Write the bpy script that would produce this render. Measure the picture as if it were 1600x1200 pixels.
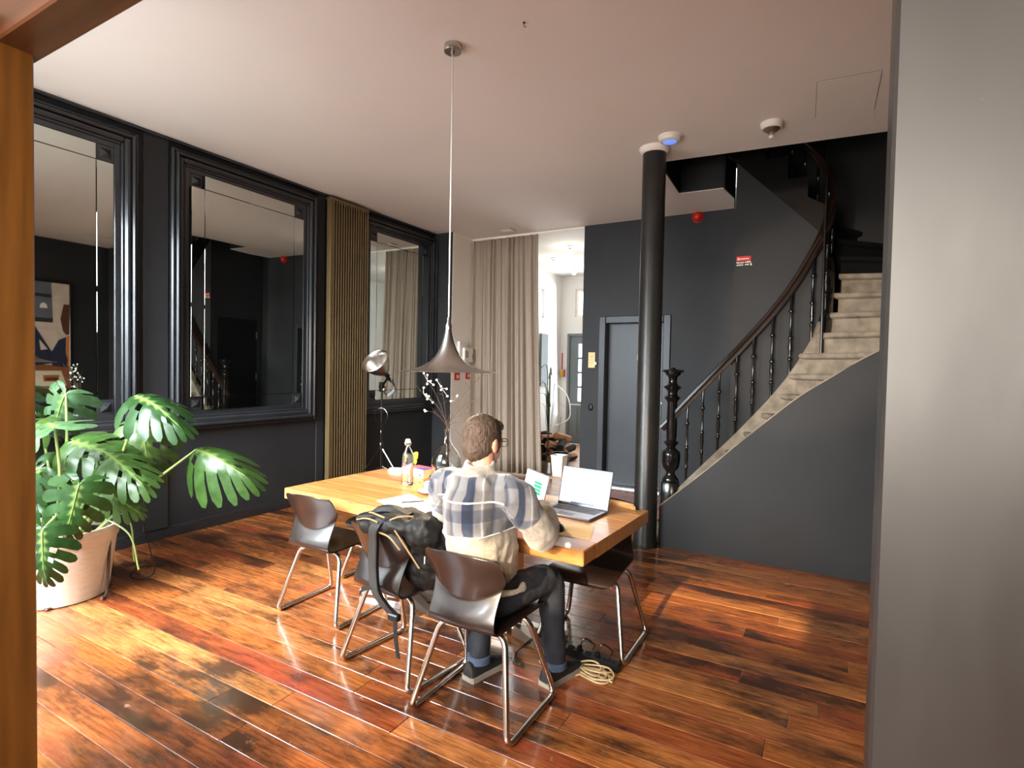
import bpy, bmesh, math, random
from mathutils import Vector, Matrix
random.seed(7)
for o in list(bpy.data.objects): bpy.data.objects.remove(o)
SC = bpy.context.scene
COL = SC.collection
PI = math.pi

# ---------------------------------------------------------------- camera, world, lights, exposure
cam_d = bpy.data.cameras.new('camera'); cam = bpy.data.objects.new('camera', cam_d); COL.objects.link(cam)
cam_d.sensor_width = 36.0; cam_d.lens = 860.0/1600*36; cam_d.clip_start = 0.05; cam_d.clip_end = 300
cy_, sy_ = math.cos(-.5148), math.sin(-.5148); cp_, sp_ = math.cos(.0284), math.sin(.0284); cr_, sr_ = math.cos(.019), math.sin(.019)
_B = Matrix(((1,0,0),(0,0,-1),(0,1,0))); _Z = Matrix(((cy_,-sy_,0),(sy_,cy_,0),(0,0,1)))
_X = Matrix(((1,0,0),(0,cp_,-sp_),(0,sp_,cp_))); _R = Matrix(((cr_,-sr_,0),(sr_,cr_,0),(0,0,1)))
RC = _R @ _X @ _B @ _Z
cam.matrix_world = Matrix(((RC[0][0],-RC[1][0],-RC[2][0],0),(RC[0][1],-RC[1][1],-RC[2][1],0),(RC[0][2],-RC[1][2],-RC[2][2],1.62),(0,0,0,1)))
SC.camera = cam
w = bpy.data.worlds.new('sky'); SC.world = w; w.use_nodes = True
bg = w.node_tree.nodes['Background']; bg.inputs[0].default_value = (.80,.90,1.0,1); bg.inputs[1].default_value = 3.0
SC.view_settings.view_transform = 'Standard'; SC.view_settings.look = 'None'; SC.view_settings.gamma = 1; SC.view_settings.use_curve_mapping = False
SC.view_settings.exposure = 0.72
def light(name, typ, loc, energy, col=(1,1,1), target=None, **kw):
    d = bpy.data.lights.new(name, typ); o = bpy.data.objects.new(name, d); COL.objects.link(o); o.location = loc
    d.energy = energy; d.color = col
    for k, v in kw.items(): setattr(d, k, v)
    if target is not None:
        o.rotation_euler = (Vector(target)-Vector(loc)).to_track_quat('-Z','Y').to_euler()
    return o
e_ = math.radians(20)
sun = light('sun','SUN',(0,-20,10), 8.0, (1,.78,.50), target=(0.6,-20+10*math.cos(e_)/math.sin(e_)*.5,5), angle=math.radians(.8))
light('window_daylight','AREA',(-3.9,-.5,3.0), 510, (.84,.93,1), target=(-3.6,2.7,.2), shape='RECTANGLE', size=3.0, size_y=2.6, spread=math.radians(105))
light('opening_fill','AREA',(-1.15,-.9,1.9), 34, (1,.95,.88), target=(-1.2,4,1.2), shape='RECTANGLE', size=1.5, size_y=1.5, spread=math.radians(85))  # fill light added behind the camera to lift the room's darker side
light('vestibule_daylight','AREA',(-.4,-2.7,2.0), 125, (1,.90,.78), target=(-.9,3,1.5), shape='RECTANGLE', size=3.4, size_y=1.6)
light('steps_warm_spot','SPOT',(-1.6,-2.8,1.50), 620, (1,.76,.54), target=(-.15,5.8,2.10), spot_size=math.radians(15), spot_blend=.45, shadow_soft_size=.035)  # spot added inside the vestibule to warm the steps and rail wall
light('hall_daylight','AREA',(-4.0,10.9,2.0), 42, (.95,.98,1), target=(-4.0,7,1.7), shape='RECTANGLE', size=2.6, size_y=2.8)

# ---------------------------------------------------------------- materials
def lin(c):
    c = c/255.0
    return c/12.92 if c <= .04045 else ((c+.055)/1.055)**2.4
def rgb(*c): return (lin(c[0]), lin(c[1]), lin(c[2]), 1)
def mat(name, c, rough=.5, metal=0, coat=0, var=0, scale=6, bump=0, bscale=40, stretch=(1,1,1), trans=0, ior=1.45, emit=0, spec=.5, aniso=0):
    m = bpy.data.materials.new(name); m.use_nodes = True; nt = m.node_tree; b = nt.nodes['Principled BSDF']
    col = rgb(*c); b.inputs['Base Color'].default_value = col; b.inputs['Roughness'].default_value = rough; b.inputs['Metallic'].default_value = metal
    b.inputs['Coat Weight'].default_value = coat; b.inputs['Coat Roughness'].default_value = .12; b.inputs['IOR'].default_value = ior
    b.inputs['Transmission Weight'].default_value = trans; b.inputs['Specular IOR Level'].default_value = spec
    if aniso: b.inputs['Anisotropic'].default_value = aniso
    if emit: b.inputs['Emission Color'].default_value = col; b.inputs['Emission Strength'].default_value = emit
    if var or bump:
        tc = nt.nodes.new('ShaderNodeNewGeometry'); mp = nt.nodes.new('ShaderNodeMapping'); mp.inputs['Scale'].default_value = stretch
        nt.links.new(tc.outputs['Position'], mp.inputs[0])
    if var:
        n = nt.nodes.new('ShaderNodeTexNoise'); n.inputs['Scale'].default_value = scale; n.inputs['Detail'].default_value = 6
        nt.links.new(mp.outputs[0], n.inputs['Vector'])
        r = nt.nodes.new('ShaderNodeValToRGB'); r.color_ramp.elements[0].position = .3; r.color_ramp.elements[1].position = .7
        r.color_ramp.elements[0].color = tuple(max(0,x*(1-var)) for x in col[:3])+(1,); r.color_ramp.elements[1].color = tuple(min(1,x*(1+var)) for x in col[:3])+(1,)
        nt.links.new(n.outputs['Fac'], r.inputs[0]); nt.links.new(r.outputs[0], b.inputs['Base Color'])
    if bump:
        n2 = nt.nodes.new('ShaderNodeTexNoise'); n2.inputs['Scale'].default_value = bscale; n2.inputs['Detail'].default_value = 4
        nt.links.new(mp.outputs[0], n2.inputs['Vector'])
        bp = nt.nodes.new('ShaderNodeBump'); bp.inputs['Strength'].default_value = bump; bp.inputs['Distance'].default_value = .01
        nt.links.new(n2.outputs['Fac'], bp.inputs['Height']); nt.links.new(bp.outputs[0], b.inputs['Normal'])
    return m
M = {}
M['ceiling'] = mat('ceiling_paint',(232,224,216),.9,var=.03,scale=.8,bump=.05,bscale=60)
M['charcoal'] = mat('charcoal_wall_paint',(43,44,46),.58,var=.16,scale=1.6,bump=.06,bscale=70,spec=.3)
M['charcoal_wood'] = mat('charcoal_gloss_paint',(42,44,47),.27,var=.10,scale=5,coat=.25)
M['stair_dark'] = mat('stairwell_black',(15,17,20),.6,var=.2,scale=2)  # near-black tone for shaft, rear stair walls and upper steps
M['white'] = mat('white_wall_paint',(246,238,226),.8,var=.03,scale=1.5)
M['hallwhite'] = mat('hall_white_paint',(226,226,224),.8,var=.02,scale=1.5)
M['steel_panel'] = mat('dark_waxed_steel',(30,32,34),.33,spec=.9,var=.13,scale=2.2,stretch=(1.5,1.5,.6),bump=.03,bscale=14)
M['steel_door'] = mat('grey_steel_door',(47,50,54),.42,metal=.2,var=.12,scale=2.4,bump=.03,bscale=10)
M['column'] = mat('black_iron_paint',(40,38,36),.33,metal=.2,var=.22,scale=5,bump=.15,bscale=26)
M['black_iron'] = mat('black_cast_iron',(19,17,16),.22,coat=.4,var=.25,scale=9)
M['handrail'] = mat('dark_varnished_handrail',(34,22,16),.20,coat=.6,var=.2,scale=12)
M['mirror'] = mat('aged_mirror_glass',(204,208,202),.015,metal=1,var=.05,scale=2)
M['wood_jamb'] = mat('golden_varnished_wood',(98,62,24),.32,var=.25,scale=3,stretch=(9,9,.7),coat=.3)
M['header'] = mat('red_brown_varnished_wood',(76,43,21),.45,var=.3,scale=3,stretch=(.7,9,9))
M['bronze'] = mat('bronze_radiator_paint',(128,108,74),.36,metal=.45,var=.06,scale=4)
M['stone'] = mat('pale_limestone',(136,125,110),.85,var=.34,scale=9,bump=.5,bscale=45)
M['chrome'] = mat('satin_steel_tube',(205,198,190),.22,metal=1)
M['alu'] = mat('brushed_aluminium',(196,192,186),.28,metal=1,var=.05,scale=20,stretch=(1,1,8))
M['shell'] = mat('dark_brown_pressed_wood',(32,23,20),.27,coat=.45,var=.22,scale=6,stretch=(1,1,5))
M['shell_lamplit'] = mat('lamplit_shell_face',(206,160,106),.35,coat=.3,var=.12,scale=5)  # dark shell with the pendant's glow put into the colour
M['shell_window_sheen'] = mat('window_sheen_shell_face',(196,200,206),.4,coat=.2,var=.05,scale=5)  # dark shell with a window reflection put into the colour
M['rubber'] = mat('black_rubber',(16,16,16),.6)
M['black_plastic'] = mat('black_plastic',(18,18,20),.35,var=.1,scale=8)
M['white_plastic'] = mat('white_plastic',(232,226,218),.4,var=.03,scale=8)
M['red'] = mat('red_enamel',(196,34,28),.3,var=.08,scale=6)
M['whiteprint'] = mat('white_print',(240,238,232),.6,var=.02,scale=8)
M['pot'] = mat('cream_woven_planter',(204,188,168),.8,var=.08,scale=14,stretch=(1,1,5),bump=.35,bscale=90)
M['soil'] = mat('dark_soil',(48,36,28),.95,var=.3,scale=40,bump=.5)
M['stem'] = mat('green_stem',(120,138,72),.42,var=.15,scale=6)
M['rust'] = mat('brown_iron_rod',(72,54,44),.5,metal=.4,var=.2,scale=14)
M['glass'] = mat('clear_glass',(246,250,250),.0,trans=1,ior=1.45,var=.01,scale=3)
M['water'] = mat('water',(250,252,255),.0,trans=1,ior=1.33,var=.01,scale=3)
M['paper'] = mat('white_paper',(244,242,236),.8,var=.02,scale=8)
M['card'] = mat('cream_card',(226,196,146),.8,var=.04,scale=8)
M['ceramic'] = mat('white_ceramic',(240,236,228),.18,coat=.3,var=.02,scale=8)
M['dark_rim'] = mat('dark_rim_glaze',(46,34,26),.3,var=.1,scale=8)
M['laptop'] = mat('grey_laptop_metal',(112,112,116),.38,metal=.7,var=.05,scale=8)
M['keys'] = mat('black_keys',(24,24,28),.5,var=.1,scale=8)
M['screen'] = mat('lit_screen',(240,246,255),.4,emit=.62,var=0)
M['screen_blue'] = mat('screen_blue_bar',(90,160,205),.4,emit=.55)
M['screen_green'] = mat('screen_green_table',(24,120,90),.4,emit=.5)
M['screen_dark'] = mat('screen_dark_bar',(40,90,140),.4,emit=.5)
M['backpack'] = mat('black_olive_nylon',(15,14,12),.6,var=.3,scale=14,bump=.25,bscale=120)
M['strap'] = mat('charcoal_webbing',(46,43,40),.75,var=.2,scale=60,bump=.2,bscale=200)
M['cordtan'] = mat('tan_piping',(150,122,84),.7,var=.1,scale=20)
M['twig'] = mat('dry_twig',(58,45,34),.8,var=.2,scale=20)
M['bud'] = mat('white_bud',(246,244,236),.8,var=.03,scale=20)
M['yellow'] = mat('yellow_petals',(226,190,30),.6,var=.15,scale=30)
M['purple'] = mat('violet_print',(74,64,160),.5,var=.15,scale=14)
M['rose'] = mat('rose_print',(190,96,92),.5,var=.15,scale=14)
M['cable'] = mat('cream_cable',(190,168,128),.5,var=.05,scale=12)
M['greydoor'] = mat('slate_door_paint',(112,122,126),.45,var=.06,scale=3)
M['log'] = mat('split_firewood',(176,130,96),.85,var=.35,scale=9,bump=.4,bscale=30)
M['bark'] = mat('dark_bark',(40,34,32),.9,var=.35,scale=14,bump=.6,bscale=30)
M['galv'] = mat('grey_shovel_steel',(126,122,114),.35,metal=.8,var=.12,scale=8)
M['hallfloor'] = mat('pinkish_hall_boards',(186,146,118),.4,var=.2,scale=4,stretch=(1,7,1))
M['skin'] = mat('skin',(206,150,122),.5,var=.08,scale=20)
M['hair'] = mat('brown_grey_hair',(80,62,48),.6,var=.45,scale=60,stretch=(1,1,.3),bump=.8,bscale=160)
M['jeans'] = mat('dark_blue_denim',(27,30,38),.8,var=.2,scale=24,bump=.2,bscale=220)
M['jeans_cuff'] = mat('washed_denim_cuff',(62,76,98),.8,var=.15,scale=24,bump=.2,bscale=220)
M['shoe'] = mat('black_leather_shoe',(30,29,30),.5,var=.2,scale=14,bump=.1)
M['sole'] = mat('grey_shoe_sole',(132,124,114),.7,var=.12,scale=14)
M['belt'] = mat('navy_waistband',(24,26,34),.8,var=.1,scale=20)
M['bulb'] = mat('glowing_bulb',(255,244,226),.4,emit=9)
M['pendant_bulb'] = mat('pendant_bulb',(255,240,214),.4,emit=3)
M['bluelens'] = mat('blue_sensor_lens',(110,140,235),.2,emit=.6)
M['pane_white'] = mat('frosted_bright_glass',(250,252,255),.3,trans=.0,var=.01,scale=3)
M['hosewhite'] = mat('white_hose',(240,238,230),.5,var=.03,scale=8)
M['leafplain'] = mat('reed_leaf',(70,92,60),.5,var=.2,scale=14)
M['vent'] = mat('grey_vent',(170,156,146),.6,var=.05,scale=8)

def scuffs(m):
    nt = m.node_tree; b = nt.nodes['Principled BSDF']; L = nt.links
    g = nt.nodes.new('ShaderNodeNewGeometry').outputs['Position']
    src = b.inputs['Base Color'].links[0].from_socket
    c = mixc(nt, ramp(nt, noise(nt, g, 9, 3, .5, (2.6,1,.9)), [(.70,K),(.74,(.8,.8,.8))]), src, rgb(14,14,15))
    c = mixc(nt, ramp(nt, noise(nt, g, 60, 2, .5, (1,1,.25)), [(.76,K),(.80,(.6,.6,.6))]), c, rgb(120,122,124))
    L.new(c, b.inputs['Base Color'])
    rg = ramp(nt, noise(nt, g, 2.6, 5, .6, (2,1,.5)), [(.25,(.24,)*3),(.75,(.44,)*3)]); L.new(rg, b.inputs['Roughness'])
def nodes_of(m):
    nt = m.node_tree; return nt, nt.nodes, nt.links, nt.nodes['Principled BSDF']
def mixc(nt, fac, a, b, blend='MIX'):
    n = nt.nodes.new('ShaderNodeMix'); n.data_type = 'RGBA'; n.blend_type = blend
    for s, v in ((0,fac),(6,a),(7,b)):
        if hasattr(v,'links') or hasattr(v,'is_output'): nt.links.new(v, n.inputs[s])
        else: n.inputs[s].default_value = v
    return n.outputs[2]
def noise(nt, vec, scale, detail=5, rough=.6, st=None):
    if st:
        mp = nt.nodes.new('ShaderNodeMapping'); mp.inputs['Scale'].default_value = st; nt.links.new(vec, mp.inputs[0]); vec = mp.outputs[0]
    n = nt.nodes.new('ShaderNodeTexNoise'); n.inputs['Scale'].default_value = scale; n.inputs['Detail'].default_value = detail; n.inputs['Roughness'].default_value = rough
    nt.links.new(vec, n.inputs['Vector']); return n.outputs['Fac']
def ramp(nt, v, stops):
    r = nt.nodes.new('ShaderNodeValToRGB'); e = r.color_ramp.elements
    while len(e) < len(stops): e.new(.5)
    for i, (p, c) in enumerate(stops): e[i].position = p; e[i].color = c if len(c) == 4 else tuple(c)+(1,)
    nt.links.new(v, r.inputs[0]); return r.outputs[0]
K = (0,0,0); W = (1,1,1)
scuffs(M['steel_panel'])
def floor_material():
    m = bpy.data.materials.new('stained_floor_boards'); m.use_nodes = True; nt, N, L, b = nodes_of(m)
    g = N.new('ShaderNodeNewGeometry').outputs['Position']
    oi = N.new('ShaderNodeObjectInfo').outputs['Random']
    ofs = N.new('ShaderNodeVectorMath'); ofs.operation = 'MULTIPLY_ADD'
    cmb = N.new('ShaderNodeCombineXYZ'); L.new(oi, cmb.inputs[0]); L.new(oi, cmb.inputs[2])
    ofs.inputs[1].default_value = (13,0,7); L.new(cmb.outputs[0], ofs.inputs[0]); L.new(g, ofs.inputs[2]); pv = ofs.outputs[0]
    base = ramp(nt, oi, [(0,rgb(150,86,42)),(.25,rgb(184,116,60)),(.5,rgb(144,74,40)),(.75,rgb(192,128,72)),(1,rgb(128,66,36))])
    grain = noise(nt, pv, 5, 8, .65, (1.2,14,1))
    c = mixc(nt, ramp(nt, grain, [(.32,K),(.68,W)]), mixc(nt, 1.0, base, rgb(166,144,128), 'MULTIPLY'), base)
    red = noise(nt, pv, 1.1, 3, .5, (1,2.2,1))
    c = mixc(nt, ramp(nt, red, [(.56,K),(.72,(.65,.65,.65))]), c, rgb(150,62,44))
    # dark tar stains, mostly board by board
    d1 = noise(nt, pv, 1.15, 6, .68, (1,3.2,1)); d2 = noise(nt, g, .9, 5, .62, (1,1.3,1))
    add = N.new('ShaderNodeMath'); add.operation = 'MULTIPLY_ADD'; L.new(d1, add.inputs[0]); add.inputs[1].default_value = .6
    mul = N.new('ShaderNodeMath'); mul.operation = 'MULTIPLY'; L.new(d2, mul.inputs[0]); mul.inputs[1].default_value = .4; L.new(mul.outputs[0], add.inputs[2])
    c = mixc(nt, ramp(nt, add.outputs[0], [(.475,K),(.58,(.90,.90,.90))]), c, rgb(38,23,17))
    pale = noise(nt, g, 7, 6, .7)
    c = mixc(nt, ramp(nt, pale, [(.66,K),(.74,(.35,.35,.35))]), c, rgb(206,176,150))
    L.new(c, b.inputs['Base Color'])
    L.new(ramp(nt, noise(nt, g, 3, 4, .6, (1,2,1)), [(.3,(.16,)*3),(.7,(.30,)*3)]), b.inputs['Roughness'])
    b.inputs['Coat Weight'].default_value = .35; b.inputs['Coat Roughness'].default_value = .10
    bp = N.new('ShaderNodeBump'); bp.inputs['Strength'].default_value = .10; bp.inputs['Distance'].default_value = .004
    L.new(grain, bp.inputs['Height']); L.new(bp.outputs[0], b.inputs['Normal'])
    return m
M['floor'] = floor_material()
M['gap'] = mat('pale_joint_filler',(214,184,148),.5,var=.2,scale=20)
def table_material():
    m = bpy.data.materials.new('oiled_table_oak'); m.use_nodes = True; nt, N, L, b = nodes_of(m)
    tc = N.new('ShaderNodeTexCoord').outputs['Object']; oi = N.new('ShaderNodeObjectInfo').outputs['Random']
    base = ramp(nt, oi, [(0,rgb(190,132,74)),(.5,rgb(206,150,92)),(1,rgb(180,122,66))])
    gr = noise(nt, tc, 4, 8, .6, (1.3,16,6))
    c = mixc(nt, ramp(nt, gr, [(.3,K),(.7,W)]), mixc(nt, 1.0, base, rgb(190,170,150), 'MULTIPLY'), base)
    L.new(c, b.inputs['Base Color']); b.inputs['Roughness'].default_value = .34; b.inputs['Coat Weight'].default_value = .2
    return m
M['table'] = table_material()
def leaf_material():
    m = bpy.data.materials.new('monstera_leaf'); m.use_nodes = True; nt, N, L, b = nodes_of(m)
    at = N.new('ShaderNodeAttribute'); at.attribute_name = 'vein'
    oi = N.new('ShaderNodeObjectInfo').outputs['Random']
    g = N.new('ShaderNodeTexCoord').outputs['Object']
    base = ramp(nt, oi, [(0,rgb(34,62,29)),(.35,rgb(50,78,36)),(.7,rgb(72,94,46)),(1,rgb(72,102,76))])
    c = mixc(nt, ramp(nt, noise(nt, g, 14, 4), [(.35,K),(.7,W)]), mixc(nt, 1.0, base, rgb(190,200,170), 'MULTIPLY'), base)
    c = mixc(nt, ramp(nt, at.outputs['Fac'], [(.62,K),(1,(.8,.8,.8))]), c, rgb(116,140,72))
    L.new(c, b.inputs['Base Color']); b.inputs['Roughness'].default_value = .30; b.inputs['Specular IOR Level'].default_value = .28
    tr = N.new('ShaderNodeBsdfTranslucent'); L.new(c, tr.inputs[0]); mx = N.new('ShaderNodeMixShader'); mx.inputs[0].default_value = .25
    L.new(b.outputs[0], mx.inputs[1]); L.new(tr.outputs[0], mx.inputs[2]); L.new(mx.outputs[0], N['Material Output'].inputs[0])
    return m
M['leaf'] = leaf_material()
def jacket_material():
    m = bpy.data.materials.new('plaid_fleece_jacket'); m.use_nodes = True; nt, N, L, b = nodes_of(m)
    uv = N.new('ShaderNodeAttribute'); uv.attribute_name = 'cloth'   # x around, y up, z = upper mask
    sp = N.new('ShaderNodeSeparateXYZ'); L.new(uv.outputs['Vector'], sp.inputs[0])
    def wave(src, freq, ph):
        a = N.new('ShaderNodeMath'); a.operation = 'MULTIPLY_ADD'; L.new(src, a.inputs[0]); a.inputs[1].default_value = freq; a.inputs[2].default_value = ph
        f = N.new('ShaderNodeMath'); f.operation = 'FRACT'; L.new(a.outputs[0], f.inputs[0]); return f.outputs[0]
    sx = ramp(nt, wave(sp.outputs[0], 1/.165, .2), [(0,rgb(52,62,86)),(.20,rgb(52,62,86)),(.24,rgb(150,148,150)),(.40,rgb(172,168,166)),(.44,rgb(228,226,222)),(.48,rgb(150,146,142)),(.66,rgb(122,112,104)),(.70,rgb(64,74,100)),(.78,rgb(150,148,150)),(1,rgb(140,138,138))])
    sy = ramp(nt, wave(sp.outputs[1], 1/.20, .32), [(0,rgb(60,72,104)),(.26,rgb(60,72,104)),(.30,rgb(176,174,172)),(.62,rgb(160,157,154)),(.66,rgb(150,150,160)),(.72,rgb(176,176,176)),(1,rgb(176,176,176))])
    plaid = mixc(nt, .75, sx, sy, 'MULTIPLY')
    g = N.new('ShaderNodeNewGeometry').outputs['Position']
    cream = ramp(nt, noise(nt, g, 60, 5), [(.3,rgb(144,132,116)),(.7,rgb(178,167,149))])
    c = mixc(nt, ramp(nt, sp.outputs[2], [(.47,K),(.53,W)]), cream, plaid)
    L.new(c, b.inputs['Base Color']); b.inputs['Roughness'].default_value = .95
    b.inputs['Sheen Weight'].default_value = .4
    bp = N.new('ShaderNodeBump'); bp.inputs['Strength'].default_value = .35; bp.inputs['Distance'].default_value = .004
    L.new(noise(nt, g, 150, 4), bp.inputs['Height']); L.new(bp.outputs[0], b.inputs['Normal'])
    return m
M['jacket'] = jacket_material()

# ---------------------------------------------------------------- geometry helpers
class B:
    def __init__(s): s.v = []; s.f = []; s.mi = []
    def add(s, v, f, mi=0):
        o = len(s.v); s.v += [tuple(p) for p in v]; s.f += [tuple(i+o for i in q) for q in f]; s.mi += [mi]*len(f); return s
    def box(s, a, b, bev=0, mi=0, T=None):
        x = [(min(a[i],b[i]), max(a[i],b[i])) for i in range(3)]
        def P(p): return tuple(T @ Vector(p)) if T is not None else p
        if bev <= 0:
            v = [P((x[0][i],x[1][j],x[2][k])) for i in (0,1) for j in (0,1) for k in (0,1)]
            return s.add(v, [(0,1,3,2),(4,6,7,5),(0,4,5,1),(2,3,7,6),(0,2,6,4),(1,5,7,3)], mi)
        bev = min([bev]+[.45*(x[i][1]-x[i][0]) for i in range(3)])
        idx = {}; v = []
        for c in [(i,j,k) for i in (0,1) for j in (0,1) for k in (0,1)]:
            for ax in range(3):
                p = []
                for d in range(3):
                    e = x[d][c[d]]; p.append(e if d == ax else e+(bev if c[d] == 0 else -bev))
                idx[c,ax] = len(v); v.append(P(tuple(p)))
        f = []
        for ax in range(3):
            o1, o2 = [d for d in range(3) if d != ax]
            for sg in (0,1):
                q = []
                for (p1, p2) in ((0,0),(1,0),(1,1),(0,1)):
                    c = [0,0,0]; c[ax] = sg; c[o1] = p1; c[o2] = p2; q.append(idx[tuple(c),ax])
                f.append(tuple(q))
            for p1 in (0,1):
                for p2 in (0,1):
                    c1 = [0,0,0]; c1[o1] = p1; c1[o2] = p2; c2 = list(c1); c2[ax] = 1
                    f.append((idx[tuple(c1),o1], idx[tuple(c2),o1], idx[tuple(c2),o2], idx[tuple(c1),o2]))
        for c in [(i,j,k) for i in (0,1) for j in (0,1) for k in (0,1)]:
            f.append((idx[c,0],idx[c,1],idx[c,2]))
        return s.add(v, f, mi)
    def tube(s, path, r, n=8, mi=0, cap=True, closed=False, sq=None):
        P = [Vector(p) for p in path]; m = len(P)
        R = list(r) if hasattr(r,'__len__') else [r]*m
        up = None; v = []
        for i in range(m):
            a = P[(i-1) % m] if (closed or i > 0) else P[i]; b_ = P[(i+1) % m] if (closed or i < m-1) else P[i]
            t = (b_-a); t = t.normalized() if t.length > 1e-9 else Vector((0,0,1))
            if up is None:
                up = Vector((0,0,1)) if abs(t.z) < .9 else Vector((1,0,0))
            sd = t.cross(up)
            if sd.length < 1e-6: sd = t.cross(Vector((1,.3,0)))
            sd.normalize(); up = sd.cross(t).normalized()
            rr = R[i]; ra, rb = (rr if hasattr(rr,'__len__') else (rr,rr))
            for k in range(n):
                q = 2*PI*k/n; v.append(P[i]+sd*(ra*math.cos(q))+up*(rb*math.sin(q)))
        f = []
        for i in range(m if closed else m-1):
            j = (i+1) % m
            for k in range(n): f.append((i*n+k, i*n+(k+1) % n, j*n+(k+1) % n, j*n+k))
        if cap and not closed:
            f.append(tuple(range(n))[::-1]); f.append(tuple((m-1)*n+k for k in range(n)))
        return s.add(v, f, mi)
    def lathe(s, prof, n=24, T=None, mi=0, o=(0,0,0), cap=True):
        v = []; f = []; m = len(prof)
        for (r, z) in prof:
            for k in range(n):
                p = Vector((r*math.cos(2*PI*k/n)+o[0], r*math.sin(2*PI*k/n)+o[1], z+o[2]))
                v.append(T @ p if T is not None else p)
        for i in range(m-1):
            for k in range(n): f.append((i*n+k, i*n+(k+1) % n, (i+1)*n+(k+1) % n, (i+1)*n+k))
        if cap:
            if prof[0][0] > 1e-6: f.append(tuple(range(n))[::-1])
            if prof[-1][0] > 1e-6: f.append(tuple((m-1)*n+k for k in range(n)))
        return s.add(v, f, mi)
    def prism(s, poly, h0, h1, T=None, mi=0):
        n = len(poly); v = []
        for h in (h0, h1):
            for (a, b_) in poly:
                p = Vector((a, b_, h)); v.append(T @ p if T is not None else p)
        f = [tuple(range(n))[::-1], tuple(range(n, 2*n))]+[(i, (i+1) % n, n+(i+1) % n, n+i) for i in range(n)]
        return s.add(v, f, mi)
    def grid(s, rows, mi=0, closed=False):
        m = len(rows); n = len(rows[0]); v = [p for r in rows for p in r]; f = []
        for i in range(m-1):
            for k in range(n if closed else n-1): f.append((i*n+k, i*n+(k+1) % n, (i+1)*n+(k+1) % n, (i+1)*n+k))
        return s.add(v, f, mi)
    def ball(s, c, r, n=10, m=7, mi=0, T=None):
        rx, ry, rz = r if hasattr(r,'__len__') else (r,r,r)
        prof = []; v = []; f = []
        for i in range(m+1):
            th = PI*i/m
            for k in range(n):
                p = Vector((rx*math.sin(th)*math.cos(2*PI*k/n), ry*math.sin(th)*math.sin(2*PI*k/n), -rz*math.cos(th)))
                v.append((T @ p if T is not None else p)+Vector(c))
        for i in range(m):
            for k in range(n): f.append((i*n+k, i*n+(k+1) % n, (i+1)*n+(k+1) % n, (i+1)*n+k))
        return s.add(v, f, mi)
    def mesh(s, name, mats, smooth=False, clean=True):
        me = bpy.data.meshes.new(name); me.from_pydata(s.v, [], s.f)
        for m in (mats if isinstance(mats,(list,tuple)) else [mats]): me.materials.append(m)
        me.polygons.foreach_set('material_index', s.mi)
        bm = bmesh.new(); bm.from_mesh(me)
        if clean: bmesh.ops.remove_doubles(bm, verts=bm.verts, dist=1e-6)
        bmesh.ops.recalc_face_normals(bm, faces=bm.faces); bm.to_mesh(me); bm.free()
        if smooth:
            me.polygons.foreach_set('use_smooth', [True]*len(me.polygons))
            if smooth != 'all': me.set_sharp_from_angle(angle=math.radians(smooth if smooth is not True else 40))
        me.update(); return me
    def build(s, name, mats, parent=None, smooth=False, world=True):
        if parent is not None and world and parent.type == 'EMPTY':
            l = parent.location; s.v = [(p[0]-l[0], p[1]-l[1], p[2]-l[2]) for p in s.v]
        o = bpy.data.objects.new(name, s.mesh(name, mats, smooth)); COL.objects.link(o)
        if parent is not None: o.parent = parent
        return o
def tag(o, label, cat, group=None, kind=None):
    if label: o['label'] = label
    if cat: o['category'] = cat
    if group: o['group'] = group
    if kind: o['kind'] = kind
    return o
def thing(name, label, cat, loc=(0,0,0), rz=0, group=None):
    o = bpy.data.objects.new(name, None); COL.objects.link(o); o.empty_display_size = .1
    o.location = loc; o.rotation_euler = (0,0,rz); return tag(o, label, cat, group)
def struct(o, label=None):
    o['kind'] = 'structure'
    if label: o['label'] = label
    return o
def copy_tree(o, parent=None):
    c = o.copy(); COL.objects.link(c)
    if parent is not None: c.parent = parent
    for ch in o.children: copy_tree(ch, c)
    return c
def bez(pts, n=8):
    # Catmull-Rom through pts
    P = [Vector(p) for p in pts]; out = []
    for i in range(len(P)-1):
        p0 = P[i-1] if i else P[0]*2-P[1]; p1 = P[i]; p2 = P[i+1]; p3 = P[i+2] if i+2 < len(P) else P[-1]*2-P[-2]
        for k in range(n):
            t = k/n
            out.append(.5*((2*p1)+(p2-p0)*t+(2*p0-5*p1+4*p2-p3)*t*t+(3*p1-p0-3*p2+p3)*t**3))
    out.append(P[-1]); return out
def fillet(pts, r, n=5):
    P = [Vector(p) for p in pts]; out = [P[0]]
    for i in range(1, len(P)-1):
        a = (P[i-1]-P[i]); b_ = (P[i+1]-P[i]); ra = min(r, a.length*.49, b_.length*.49)
        p0 = P[i]+a.normalized()*ra; p1 = P[i]+b_.normalized()*ra
        for k in range(n+1):
            t = k/n; out.append((1-t)**2*p0+2*(1-t)*t*P[i]+t*t*p1)
    out.append(P[-1]); return out

# ================================================================ SETTING
XL, XR, ZC = -5.228, .838, 3.642
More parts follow.
